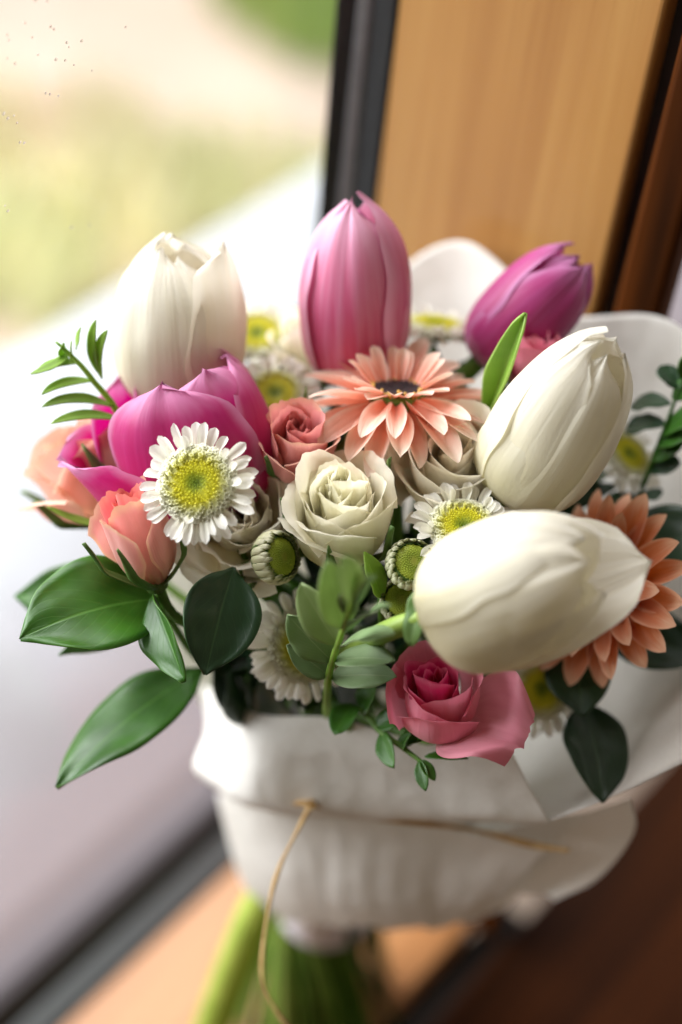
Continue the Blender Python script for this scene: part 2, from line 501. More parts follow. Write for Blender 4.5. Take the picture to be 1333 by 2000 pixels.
M['rubber'] = plain_mat('black_rubber', '14171a', '1d2124', scale=200, rough=0.5, spec=0.4)
M['bead'] = plain_mat('grey_metal_bead', '62656a', '6e7176', scale=200, rough=0.34, spec=0.5, metal=0.2)
M['wall'] = plain_mat('pale_plaster', 'cfc8c2', 'd8d2cc', scale=60, rough=0.9)
m, nt, out = mat_new('white_stone')            # white stone, with the shade towards the window painted in as grey
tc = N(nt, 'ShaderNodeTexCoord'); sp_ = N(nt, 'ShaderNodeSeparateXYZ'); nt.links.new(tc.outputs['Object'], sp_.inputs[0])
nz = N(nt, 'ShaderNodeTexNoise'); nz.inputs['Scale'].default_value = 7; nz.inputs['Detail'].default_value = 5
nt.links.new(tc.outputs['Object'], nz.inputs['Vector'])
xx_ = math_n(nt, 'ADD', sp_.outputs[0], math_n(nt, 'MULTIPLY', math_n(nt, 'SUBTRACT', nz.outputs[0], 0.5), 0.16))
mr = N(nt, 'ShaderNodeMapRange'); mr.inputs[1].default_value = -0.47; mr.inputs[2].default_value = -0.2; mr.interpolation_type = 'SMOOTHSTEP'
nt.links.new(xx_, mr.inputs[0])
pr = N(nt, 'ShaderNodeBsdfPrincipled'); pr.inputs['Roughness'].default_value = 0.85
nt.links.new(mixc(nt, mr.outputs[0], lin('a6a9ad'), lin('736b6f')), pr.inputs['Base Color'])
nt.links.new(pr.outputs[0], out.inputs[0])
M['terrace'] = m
M['gravel'] = plain_mat('pinkish_gravel', 'b3a091', 'c6b5a6', scale=3, rough=0.95)
M['grass'] = leaf_mat('grass_blade', 'cccfa4', 'd8dab4', 'dcdec0', rough=0.6, trans=0.3)
M['lawn'] = leaf_mat('lawn_blade', '8fa858', 'a4ba6c', 'b4c684', rough=0.6, trans=0.3)
M['straw'] = leaf_mat('yellow_grass_blade', 'dcd6b0', 'e4dfbc', 'e8e4c8', rough=0.6, trans=0.3)

# disc colours of the daisies: pigment runs from the green eye to the cream rim


def disc_mat(name, stops):
    m, nt, out = mat_new(name)
    L = nt.links.new
    tc = N(nt, 'ShaderNodeTexCoord')
    sp = N(nt, 'ShaderNodeSeparateXYZ'); L(tc.outputs['Object'], sp.inputs[0])
    r = math_n(nt, 'SQRT', math_n(nt, 'ADD', math_n(nt, 'POWER', sp.outputs[0], 2.0), math_n(nt, 'POWER', sp.outputs[1], 2.0)))
    nz = N(nt, 'ShaderNodeTexNoise'); nz.inputs['Scale'].default_value = 400
    L(tc.outputs['Object'], nz.inputs['Vector'])
    rr = math_n(nt, 'ADD', math_n(nt, 'MULTIPLY', r, 60.0), math_n(nt, 'MULTIPLY', math_n(nt, 'SUBTRACT', nz.outputs[0], 0.5), 0.12))
    col = ramp(nt, rr, [(p, lin(c)) for p, c in stops])
    pr = N(nt, 'ShaderNodeBsdfPrincipled'); L(col, pr.inputs['Base Color'])
    pr.inputs['Roughness'].default_value = 0.5
    tr = N(nt, 'ShaderNodeBsdfTranslucent'); L(col, tr.inputs['Color'])
    mx = N(nt, 'ShaderNodeMixShader'); mx.inputs[0].default_value = 0.25
    L(pr.outputs[0], mx.inputs[1]); L(tr.outputs[0], mx.inputs[2]); L(mx.outputs[0], out.inputs[0])
    return m


# radius in the disc material is r * 60 (0.0125 m -> 0.75)
M['disc'] = disc_mat('chrysanthemum_disc', [(0.0, '6d8a1c'), (0.14, 'a3b020'), (0.26, 'd8d41e'), (0.42, 'e6e034'), (0.52, 'e8e690'), (0.62, 'eeedc4'), (0.75, 'f2f0dc')])
M['bud_disc'] = disc_mat('bud_disc', [(0.0, '8a8a30'), (0.12, '8fa02c'), (0.3, 'a8b63a'), (0.45, 'c4cc60')])
M['bud_bract'] = petal_mat('bud_bract', [(0.0, '7d9440'), (0.4, 'e4e6b6'), (0.85, 'eeedd0'), (1.0, '7a8a3c')], edge='6a6a34', edge_amt=0.75,
                           streak=0.2, streak_col='f0efd8', trans=0.25, stripes=6, edge_lo=0.8)
M['gerb_disc'] = plain_mat('gerbera_dark_disc', '1c0c10', '34161a', scale=500, rough=0.6)
M['gerb_stamen'] = plain_mat('gerbera_stamen', 'd8a44c', 'e8c070', scale=300, rough=0.5, trans=0.2)

# glass
m, nt, out = mat_new('window_glass')
tr = N(nt, 'ShaderNodeBsdfTransparent'); gl = N(nt, 'ShaderNodeBsdfGlossy'); gl.inputs['Roughness'].default_value = 0.02
lw = N(nt, 'ShaderNodeLayerWeight'); lw.inputs[0].default_value = 0.5
frs = math_n(nt, 'ADD', math_n(nt, 'MULTIPLY', math_n(nt, 'POWER', lw.outputs['Facing'], 5.0), 0.45), 0.02)
mx = N(nt, 'ShaderNodeMixShader')
nt.links.new(frs, mx.inputs[0]); nt.links.new(tr.outputs[0], mx.inputs[1]); nt.links.new(gl.outputs[0], mx.inputs[2])
nt.links.new(mx.outputs[0], out.inputs[0])
M['glass'] = m
m, nt, out = mat_new('water_drop')
pr = N(nt, 'ShaderNodeBsdfPrincipled'); pr.inputs['Transmission Weight'].default_value = 1.0; pr.inputs['Roughness'].default_value = 0.0
pr.inputs['IOR'].default_value = 1.33
nt.links.new(pr.outputs[0], out.inputs[0])
M['drop'] = m

# ------------------------------------------------------------------ window, sill, outside
XG = -0.1042        # wood / gasket line
XS = 0.0125         # sill front edge and jamb groove
YJ = 0.1222         # face of the jamb
XP = -0.1275        # glass plane
win = thing('window', 'honey wood window with black rubber gasket and clear glass beside the bouquet', 'window', (XG, YJ, 0))


def wbox(name, mat, x0, x1, y0, y1, z0, z1, parent, bev=0.001):
    me = box_mesh(name, x0, x1, y0, y1, z0, z1, bev)
    o = obj(name, me, mat, parent)
    if parent is not None:
        o.matrix_parent_inverse = parent.matrix_world.inverted()
    return o


wbox('sill_board', M['wood_y'], XG, XS, -0.9, YJ, -0.03, 0.0, win, 0.002)
wbox('jamb_board', M['wood'], XG, XS - 0.0125, YJ, YJ + 0.05, -0.03, 1.2, win, 0.002)
# glazing strips: prisms along the sill and up the jamb


def prism(name, prof, axis, a0, a1, mat, parent):
    """prof: list of (x, h), h = height above the sill or distance in front of the jamb."""
    vs_ = []
    for a in (a0, a1):
        for x, h in prof:
            vs_.append((x, a, h) if axis == 'y' else (x, YJ - h, a))
    n = len(prof)
    fs = [(i, (i + 1) % n, n + (i + 1) % n, n + i) for i in range(n)] + [tuple(range(n)), tuple(range(2 * n - 1, n - 1, -1))]
    me = mesh_from(name, vs_, fs, smooth=False)
    o = obj(name, me, mat, parent)
    o.matrix_parent_inverse = parent.matrix_world.inverted()
    b = o.modifiers.new('Bevel', 'BEVEL'); b.width = 0.0008; b.segments = 2; b.limit_method = 'ANGLE'
    return o


inner = [(XG - 0.0002, -0.02), (XG - 0.0002, 0.0015), (XG - 0.003, 0.002), (XG - 0.003, -0.02)]
beadp = [(XG - 0.0032, -0.02), (XG - 0.0032, 0.001), (XG - 0.0135, 0.0055), (XG - 0.0150, 0.0055), (XG - 0.0150, -0.02)]
outer = [(XG - 0.0152, -0.02), (XG - 0.0152, 0.003), (XG - 0.022, 0.017), (XP + 0.0003, 0.017), (XP + 0.0003, -0.02)]
for nm, pf, mt in (('gasket_lip', inner, 'rubber'), ('glazing_bead', beadp, 'bead'), ('gasket', outer, 'rubber')):
    prism(nm, pf, 'y', -0.9, YJ - 0.0002, M[mt], win)
# jamb side: wider dark strip, a grey bead, a dark strip
innerv = [(XG - 0.0002, 0.0), (XG - 0.0002, 0.001), (XG - 0.0100, 0.0012), (XG - 0.0100, 0.0)]
beadv = [(XG - 0.0102, 0.0), (XG - 0.0102, 0.002), (XG - 0.0155, 0.004), (XG - 0.0160, 0.0)]
outerv = [(XG - 0.0162, 0.0), (XG - 0.0162, 0.002), (XG - 0.0215, 0.007), (XP + 0.0003, 0.007), (XP + 0.0003, 0.0)]
for nm, pf, mt in (('gasket_lip', innerv, 'rubber'), ('glazing_bead', beadv, 'bead'), ('gasket', outerv, 'rubber')):
    prism(nm, pf, 'z', 0.0098, 1.2, M[mt], win)
wbox('pane', M['glass'], XP - 0.004, XP, -0.9, YJ + 0.02, -0.01, 1.2, win, 0)
rb = wbox('gasket_backing', M['rubber'], XP + 0.0006, XG - 0.0004, YJ + 0.0006, YJ + 0.03, -0.03, 1.2, win, 0)
# drops dried on the glass
dr_me = bpy.data.meshes.new('drop')
import bmesh
bm = bmesh.new(); bmesh.ops.create_icosphere(bm, subdivisions=2, radius=0.0005); bm.to_mesh(dr_me); bm.free()
dr_me.polygons.foreach_set('use_smooth', [True] * len(dr_me.polygons))
cx = Vector(CAM)
for px, py in [(93, 2), (100, 52), (106, 57), (64, 73), (131, 83), (135, 92), (15, 68), (18, 78), (110, 116), (128, 118), (145, 127), (75, 107), (50, 45),
               (15, 114), (30, 124), (90, 182), (98, 184), (115, 187), (8, 222), (16, 231), (28, 226), (34, 240), (40, 278), (48, 279), (70, 0),
               (10, 402), (16, 412), (140, 444), (175, 440), (246, 53), (180, 138), (160, 80)]:
    r = W(px, py, 1.0) - cx
    t = (XP - cx.x) / r.x
    p = cx + r * t
    o = obj('water_drop', dr_me, M['drop'], None, mw=Matrix.Translation(p) @ Matrix.Diagonal((0.35, random.uniform(0.6, 1.3), random.uniform(0.6, 1.2), 1)))
    o.parent = win; o.matrix_parent_inverse = win.matrix_world.inverted()

cas = thing('window_casing', 'dark brown stained wood casing and ledge at the right', 'casing', (XS + 0.02, YJ, 0))
wbox('side_board', M['wood_dark'], XS - 0.0050, 0.0255, YJ - 0.001, YJ + 0.012, -0.005, 1.2, cas, 0.003)
wbox('groove', M['wood_groove'], XS - 0.0124, XS - 0.0052, YJ + 0.008, YJ + 0.05, -0.03, 1.2, cas, 0)
wbox('ledge_groove', M['wood_groove'], XS + 0.0003, XS + 0.0185, -0.9, YJ + 0.03, -0.05, -0.017, cas, 0)
wbox('ledge_board', M['wood_dark_y'], XS + 0.0190, 0.9, -0.9, 0.70, -0.05, -0.006, cas, 0.003)
w = wbox('wall', M['wall'], 0.0, 1.2, 0.62, 0.75, -0.04, 1.2, None, 0)
w['kind'] = 'structure'

# outside
ZT = -0.024
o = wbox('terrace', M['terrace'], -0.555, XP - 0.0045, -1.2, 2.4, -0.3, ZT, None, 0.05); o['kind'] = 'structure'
gz = -0.75
gm = grid('ground', 60, 60, lambda u, v: (-3.2 + 3.6 * u, 1.0 + 9 * (v - 0.5), gz + 0.03 * noise.noise(Vector((u * 8, v * 16, 0)))))
o = obj('ground', gm, M['gravel']); o['kind'] = 'structure'


def blades(name, mat, cx_, cy_, rx, ry, n, h, seed, lean=0.4):
    rg = random.Random(seed)
    vs_, fs, uv = [], [], []
    for _ in range(n):
        a = rg.uniform(0, 2 * PI); q = math.sqrt(rg.random())
        x = cx_ + rx * q * math.cos(a); y = cy_ + ry * q * math.sin(a)
        hh = h * rg.uniform(0.5, 1.2); wd = hh * 0.07
        d = rg.uniform(0, 2 * PI); l = rg.uniform(0.1, lean) * hh
        b = len(vs_)
        ca, sa = math.cos(d + 1.57) * wd, math.sin(d + 1.57) * wd
        for k, (f, s) in enumerate(((0, 1), (0.5, 0.9), (1, 0.12))):
            ox, oy = math.cos(d) * l * f * f, math.sin(d) * l * f * f
            for sg in (-1, 1):
                vs_.append((x + ox + sg * ca * s, y + oy + sg * sa * s, gz + hh * f)); uv.append(((sg + 1) / 2, f))
        fs += [(b, b + 1, b + 3, b + 2), (b + 2, b + 3, b + 5, b + 4)]
    return obj(name, mesh_from(name, vs_, fs, uv), mat)


def ground_hit(px, py):
    r = W(px, py, 1.0) - cx
    t = (gz + 0.05 - cx.z) / r.z
    return cx + r * t


g = ground_hit(590, 30)
o = blades('lawn', M['lawn'], g.x, g.y + 0.35, 0.42, 0.42, 3000, 0.08, 1); o['kind'] = 'stuff'
for k, (px, py, rx, n, h, mt, lb) in enumerate([
        (540, 350, 0.16, 170, 0.10, 'grass', 'green grass clump outside just above the white terrace edge'),
        (90, 270, 0.20, 260, 0.10, 'straw', 'yellow dry grass clump outside at the far left'),
        (130, 430, 0.16, 180, 0.10, 'straw', 'small straw coloured grass clump outside above the terrace edge'),
        (5, 510, 0.16, 220, 0.12, 'grass', 'yellow green grass clump outside at the left picture edge'),
        (330, 350, 0.16, 120, 0.10, 'grass', 'sparse green grass clump outside between straw and gravel')]):
    g = ground_hit(px, py)
    o = blades('grass_clump', M[mt], g.x, g.y, rx, rx, n, h, 20 + k)
    tag(o, lb, 'grass', 'grass clumps in the garden outside')

# ------------------------------------------------------------------ bouquet frame
HEAD = W(680, 1150, 0.60)
FOOT = Vector((-0.015, 0.026, 0.0))
NECK = FOOT.lerp(HEAD, 0.39)
AX = (HEAD - FOOT).normalized()
stem_i = [0]


def add_stem(root, base, axis, rad, mat, k=None, to_sill=True, name='stem'):
    """A stem from a flower's base, through the binding point, down to the sill."""
    i = stem_i[0]; stem_i[0] += 1
    a = i * 2.39996
    q = 0.021 * math.sqrt(((i * 7) % 31 + 0.5) / 31)
    e1 = AX.orthogonal().normalized(); e2 = AX.cross(e1)
    nk = NECK + e1 * (math.cos(a) * q) + e2 * (math.sin(a) * q)
    axis = Vector(axis).normalized()
    L = (base - nk).length
    via = HEAD - AX * 0.055 + (nk - NECK) * 1.3
    pts = [base + axis * 0.001, base - axis * min(0.012, 0.12 * L) + (via - base).normalized() * 0.008, base.lerp(via, 0.55), via, nk]
    if to_sill:
        ft = FOOT + e1 * (math.cos(a + 0.9) * q * 2.0) + e2 * (math.sin(a + 0.9) * q * 2.0)
        ft.z = 0.0005
        pts += [nk.lerp(ft, 0.5) + Vector((0, 0, 0.0)), ft]
    path = local(root, spline(pts, 30))
    return obj(name, tube(name, path, lambda t: rad if t < 0.5 else max(rad, 0.0022 + 0.0008 * (i % 3)), 8), mat, root)


# ------------------------------------------------------------------ flower builders
TUL_PROF = [(0, 0.12), (0.05, 0.50), (0.13, 0.76), (0.26, 0.94), (0.42, 1.0), (0.6, 0.97), (0.78, 0.81), (0.9, 0.55), (1.0, 0.14)]


def tulip(name, label, base, tip, Rr, mats, opens, spin=0.0, close=1.0, seed=0, stem_mat='stem', wide=1.0, tips=None, rolls=None, lens=None, group=None, stem_r=0.0034, blunt=0.0):
    base, tip = Vector(base), Vector(tip)
    axis = tip - base; L = axis.length
    root = thing(name, label, 'tulip', base, axis, spin, group)
    rg = random.Random(seed)
    for k in range(6):
        inner_ = k % 2 == 1
        phi = k * PI / 3 + rg.uniform(-0.08, 0.08)
        op = opens[k % len(opens)]
        Lk = L * (1.0 + rg.uniform(-0.03, 0.03)) * (lens[k] if lens else 1)
        mat = mats[1] if inner_ else mats[0]
        sd = rg.uniform(0, 50)
        ro = -0.055 if inner_ else 0.02
        wm = wide * (1.12 if inner_ else 1.05)
        tc = tips[k] if tips else 0.0
        roll = rolls[k] if rolls else 0.0
        piv = Vector((0.22 * Rr, 0, 0.0))
        rot = Matrix.Rotation(op, 3, 'Y')

        def fn(u, v):
            vv = v
            rp = interp(TUL_PROF, vv)
            if vv > 0.42:
                rp = 1 + (rp - 1) * close
            w = wm * Rr * (max(1e-4, math.sin(PI * (0.06 + (0.9 - 0.10 * blunt) * vv ** 0.82))) ** (0.62 - 0.1 * blunt)) * (1 - 0.30 * (1 - blunt) * max(0, (vv - 0.8) / 0.2) ** 1.6)
            t0 = 0.92 - 0.12 * blunt
            if vv > t0:
                w *= max(0.03, math.sqrt(max(0, 1 - ((vv - t0) / (1 - t0)) ** 2)))
            w *= 1 + 0.10 * noise.noise(Vector((vv * 5, (2.0 if u > 0 else 9.0) + sd, 1.7))) * abs(u)
            r = Rr * (rp + ro)
            ang = u * w / max(r, 0.55 * Rr)
            rib = -0.025 * math.exp(-(u / 0.10) ** 2) + 0.02 * math.exp(-((abs(u) - 0.22) / 0.12) ** 2)
            wav = 0.075 * noise.noise(Vector((u * 1.6 + sd, vv * 2.2, sd * 0.7))) + 0.022 * noise.noise(Vector((u * 5 + sd, vv * 3, 3.1)))
            ed = abs(u) ** 3
            r2 = r + Rr * (rib * (0.3 + 0.7 * vv) + wav * (0.3 + vv) + ed * (0.05 if not inner_ else 0.0) * (1 - vv * 0.3) + roll * ed * vv)
            if vv > 0.72:
                q = (vv - 0.72) / 0.28
                r2 += Rr * tc * q * q
            z = Lk * (vv ** 1.12) * (1 - 0.035 * u * u * vv)
            p = Vector((r2 * math.cos(ang), r2 * math.sin(ang), z))
            p = rot @ (p - piv) + piv
            return Matrix.Rotation(phi, 3, 'Z') @ p
        me = grid('petal', 18, 28, fn)
        obj('petal', me, mat, root)
    # pale receptacle
    prof = [(0.0, 0.0), (0.18, 0.004), (0.30, 0.02), (0.22, 0.06)]
    obj('receptacle', tube('receptacle', [Vector((0, 0, -0.002)), Vector((0, 0, 0.0)), Vector((0, 0, 0.003)), Vector((0, 0, 0.006))], lambda t: Rr * (0.18 + 0.1 * t), 12), M['stem_pale'], root)
    add_stem(root, base, axis, stem_r, M[stem_mat])
    return root


def rose(name, label, base, axis, Rr, H, n, mat, seed=0, spin=0, open_=0.5, curl=0.3, inner_frac=0.12, sep=True, outer_open=0.0, tight=0.0, cat='rose', ruffle=0.05, stem_r=0.0017, extra=None, group=None, heart=None):
    base = Vector(base)
    root = thing(name, label, cat, base, axis, spin, group)
    rg = random.Random(seed)
    for k in range(n):
        t = k / (n - 1)
        phi = k * 2.39996 + rg.uniform(-0.25, 0.25)
        rk = Rr * (inner_frac + (1 - inner_frac) * t ** (0.95 + tight)) * rg.uniform(0.94, 1.06)
        tx, ty = rg.uniform(-0.09, 0.09), rg.uniform(-0.09, 0.09)
        al = (2.3 * (1 - t) + 1.0 * t) * rg.uniform(0.92, 1.08)
        if t < 0.12:
            al = 2.8
        zt = H * (0.90 + 0.10 * math.sin(PI * min(1, t * 1.15)) - 0.22 * open_ * t ** 2.2) * rg.uniform(0.92, 1.05)
        cu = curl * (t ** 1.5) * rg.uniform(0.6, 1.3)
        cl = -0.22 * (1 - t) ** 1.2                     # heart petals lean inwards
        oo = outer_open * max(0, (t - 0.65) / 0.35) ** 1.5 * rg.uniform(0.7, 1.2)
        sp = 0.16 * (1 - t) + 0.07
        sd = rg.uniform(0, 90)
        pt = 0.035 * t * rg.uniform(0.2, 1.2)
        skew = rg.uniform(-0.2, 0.2)

        def fn(u, v):
            cap = 1 - 0.24 * abs(u + skew * 0.3) ** 2.6 + pt * math.exp(-(u / 0.22) ** 2)
            vv = v * cap
            b = interp([(0, 0.22), (0.12, 0.58), (0.32, 0.9), (0.55, 1.02), (0.8, 1.0), (1.1, 0.98)], vv)
            r = rk * (b * (1 - 0.25 * (1 - t)) + 0.25 * (1 - t)) * (1 + cl * vv ** 2) * (1 + sp * u)
            r += oo * Rr * vv ** 1.6
            z = zt * vv
            ls = max(0, (v - 0.72) / 0.28)
            r += cu * Rr * 0.55 * ls ** 2
            z -= cu * Rr * 0.35 * ls ** 3 + oo * Rr * 0.35 * vv ** 2
            es = max(0, (abs(u) - 0.6) / 0.4)
            r += cu * Rr * 0.22 * es ** 2 * vv
            nzv = noise.noise(Vector((u * 2.3 + sd, v * 2.0, sd)))
            nzf = noise.noise(Vector((u * 6.0 + sd, v * 2.0, sd + 7)))
            r += Rr * (ruffle * nzv * (0.3 + v) + ruffle * 0.5 * nzf * v ** 3)
            z += Rr * ruffle * 1.2 * nzf * v ** 3
            a = phi + u * al * (0.45 + 0.55 * min(1, vv * 2.2)) * (1 - 0.18 * t * vv)
            return (r * math.cos(a) + tx * z, r * math.sin(a) + ty * z, z)
        me = grid('petal', 20 if t > 0.1 else 24, 16, fn)
        obj('petal', me, heart if heart is not None and t < 0.58 else mat, root)
    if extra:
        for (phi, L_, wd, tilt, cup) in extra:          # loose guard petals laid open
            def fn2(u, v):
                w = wd * (max(1e-4, math.sin(PI * (0.1 + 0.78 * v))) ** 0.6)
                s = tilt
                x = Rr * 0.3 + L_ * v * math.sin(s + 0.25 * v)
                z = L_ * v * math.cos(s + 0.25 * v) * 0.9 + cup * (u * u) * w - L_ * 0.1 * max(0, v - 0.8) ** 2 * 10
                y = u * w
                z += 0.12 * L_ * noise.noise(Vector((u * 2.5, v * 3, phi * 5))) * v + 0.03 * L_ * noise.noise(Vector((u * 7, v * 5, 2))) * v
                x -= 0.25 * w * u * u * v
                lp = max(0, (v - 0.72) / 0.28) ** 2 + max(0, (abs(u) - 0.62) / 0.38) ** 2 * v
                z -= 0.16 * L_ * lp; x += 0.05 * L_ * lp * noise.noise(Vector((u * 4, v * 4, phi)))
                q = Matrix.Rotation(phi, 3, 'Z') @ Vector((x, y, z))
                return q
            obj('guard_petal', grid('guard_petal', 18, 18, fn2), mat, root)
    # calyx: swollen hip and five sepals
    hip = obj('hip', tube('hip', [Vector((0, 0, z_)) for z_ in (-0.3 * Rr, -0.18 * Rr, 0, 0.12 * Rr)], lambda t: Rr * interp([(0, 0.12), (0.35, 0.3), (0.7, 0.34), (1, 0.2)], t), 12), M['sepal'], root)
    if sep:
        for k in range(5):
            ph = k * 2 * PI / 5 + rg.uniform(-0.2, 0.2)
            spread = rg.uniform(0.0, 0.35)
            ls = H * rg.uniform(0.55, 0.85)

            def fn3(u, v):
                w = Rr * 0.24 * (1 - v) ** 0.75 * (0.75 + 0.9 * v * (1 - v))
                r = Rr * (0.28 + 0.85 * min(1, v * 2.2) ** 0.8) + Rr * (0.06 + spread * v ** 2 * 1.4)
                z = ls * v * (1 - spread * 0.3 * v) - 0.01 * Rr
                r -= 0.10 * Rr * u * u
                return Matrix.Rotation(ph, 3, 'Z') @ Vector((r, u * w, z))
            obj('sepal', grid('sepal', 6, 12, fn3), M['sepal'], hip, thick=0.0004)
    add_stem(root, base, Vector(axis), stem_r, M['stem'])
    return root


def ico(sub, r):
    bm = bmesh.new(); bmesh.ops.create_icosphere(bm, subdivisions=sub, radius=r)
    vs_ = [v.co.copy() for v in bm.verts]; fs = [tuple(v.index for v in f.verts) for f in bm.faces]
    bm.free()
    return vs_, fs


SPOON = [(0, 0.42), (0.2, 0.62), (0.5, 0.92), (0.72, 1.0), (0.9, 0.78), (0.97, 0.45), (1.0, 0.12)]
POINTED = [(0, 0.4), (0.2, 0.7), (0.42, 0.98), (0.65, 0.96), (0.84, 0.7), (0.94, 0.42), (1.0, 0.08)]


def spoon(L_, wd, cup, bend, seed, lift=0.0, notch=0.0, fold=0.0, prof=SPOON):
    """Ray floret lying along +x, face up."""
    def fn(u, v):
        w = wd * interp(prof, v)
        x = L_ * v - notch * L_ * 0.06 * math.exp(-(u / 0.25) ** 2) * max(0, v - 0.9) * 10
        y = u * w
        z = lift * L_ * math.sin(v * 1.5) + bend * L_ * v * v + cup * w * (u * u) * (1.1 - 0.45 * v) + 0.04 * L_ * noise.noise(Vector((u + seed, v * 2, seed)))
        z -= fold * w * (math.exp(-(u / 0.3) ** 2)) * (1 - v)
        return (x, y, z)
    return fn


mum_cache = {}


def mum_meshes():
    if mum_cache:
        return mum_cache
    pet = []
    for k in range(6):
        pet.append(grid('petal', 6, 10, spoon(0.0093 * random.uniform(0.9, 1.12), 0.00175 * random.uniform(0.9, 1.12), 0.75, random.uniform(-0.12, 0.1), k * 3.3, 0.05, fold=0.2)))
    pin = []
    for k in range(4):
        pin.append(grid('petal', 6, 8, spoon(0.0058 * random.uniform(0.9, 1.1), 0.0015, 1.1, random.uniform(0.05, 0.25), 40 + k * 3.3, 0.12)))
    # disc: packed florets, beads at the heart and little open cups towards the rim
    V1, F1 = ico(1, 1.0)
    vs_, fs = [], []
    Nf, Rd = 420, 0.0122
    rg = random.Random(5)
    cup_prof = [(0.0, 0.55), (0.5, 0.8), (1.0, 1.1), (0.9, 0.72), (0.35, 0.45)]
    for i in range(Nf):
        q = math.sqrt((i + 0.5) / Nf) * (1 + rg.uniform(-0.02, 0.02)); r = Rd * q; a = i * 2.39996 + rg.uniform(-0.035, 0.035) / max(q, 0.2)
        z = 0.0030 * (1 - q ** 2.6) - 0.0011 * math.exp(-(q / 0.22) ** 2)
        nrm = Vector((q ** 2 * 0.9 * math.cos(a), q ** 2 * 0.9 * math.sin(a), 1)).normalized()
        p = Vector((r * math.cos(a), r * math.sin(a), z))
        mt = nrm.to_track_quat('Z', 'Y').to_matrix()
        b = len(vs_)
        if q < 0.66:
            s = 0.00030 + 0.00018 * q
            s *= rg.uniform(0.8, 1.2)
            vs_ += [p + mt @ Vector((v.x * s, v.y * s, v.z * s * 1.7)) for v in V1]
            fs += [tuple(b + x for x in f) for f in F1]
        elif i % 2 == 0 or q > 0.9:
            s = 0.00072 + 0.00035 * (q - 0.66) / 0.34
            hgt = 0.0016 + 0.0006 * rg.random()
            for (hh, rr) in cup_prof:
                for c in range(7):
                    an = c * 2 * PI / 7
                    dz = 0.25 * (1 if c % 2 else 0) * (hh > 0.8)
                    vs_.append(p + mt @ Vector((math.cos(an) * s * rr, math.sin(an) * s * rr, hgt * (hh - dz * 0.5) - 0.0004)))
            for j in range(4):
                for c in range(7):
                    a0 = b + j * 7 + c; a1 = b + j * 7 + (c + 1) % 7
                    fs.append((a0, a1, a1 + 7, a0 + 7))
            fs.append(tuple(b + 28 + c for c in range(7)))
    disc = mesh_from('disc_florets', vs_, fs)
    # cushion under the florets
    cush = grid('cushion', 32, 10, lambda u, v: (0.0126 * math.sin(v * PI / 2) * math.cos(u * PI), 0.0126 * math.sin(v * PI / 2) * math.sin(u * PI), 0.0029 * math.cos(v * PI / 2) - 0.0008 - 0.001 * math.exp(-(v / 0.2) ** 2)))
    inv = tube('involucre', [Vector((0, 0, z_)) for z_ in (-0.006, -0.004, -0.002, 0.0)], lambda t: interp([(0, 0.002), (0.4, 0.008), (1, 0.0122)], t), 20)
    mum_cache.update(pet=pet, pin=pin, disc=disc, cush=cush, inv=inv)
    return mum_cache


def mum(label, pos, axis, Rr, spin=0, seed=0, droop=0.0, npet=26, stem=True):
    mm = mum_meshes()
    s = Rr / 0.0195
    rg = random.Random(seed)
    root = thing('chrysanthemum', label, 'chrysanthemum', pos, axis, spin)
    S = Matrix.Scale(s, 4)
    cu_ = obj('cushion', mm['cush'], M['disc'], root, mw=S)
    d = obj('disc_florets', mm['disc'], M['disc'], cu_); d['kind'] = 'stuff'
    obj('involucre', mm['inv'], M['sepal'], root, mw=S)
    for ring, (cnt, r0, z0, tl, key) in enumerate(((npet, 0.0108, -0.0014, -0.02, 'pet'), (npet - 2, 0.0112, -0.0002, 0.22, 'pet'), (18, 0.0112, 0.0008, 0.45, 'pin'))):
        for k in range(cnt):
            if rg.random() < (0.06 if ring == 0 else 0.3 if ring == 1 else 0.35):
                continue
            a = 2 * PI * (k + 0.5 * ring) / cnt + rg.uniform(-0.09, 0.09)
            tilt = tl + rg.uniform(-0.16, 0.16) - droop
            sc = rg.uniform(0.86, 1.14)
            mw = S @ Matrix.Rotation(a, 4, 'Z') @ Matrix.Translation((r0, 0, z0)) @ Matrix.Rotation(-tilt, 4, 'Y') @ Matrix.Rotation(rg.uniform(-0.35, 0.35), 4, 'X') @ Matrix.Diagonal((sc, rg.uniform(0.85, 1.15), 1, 1))
            obj('petal', rg.choice(mm[key]), M['mum_petal'], root, mw=mw)
    if stem:
        add_stem(root, Vector(pos) - Vector(axis).normalized() * 0.004, axis, 0.0012, M['stem'])
    return root


bud_cache = {}


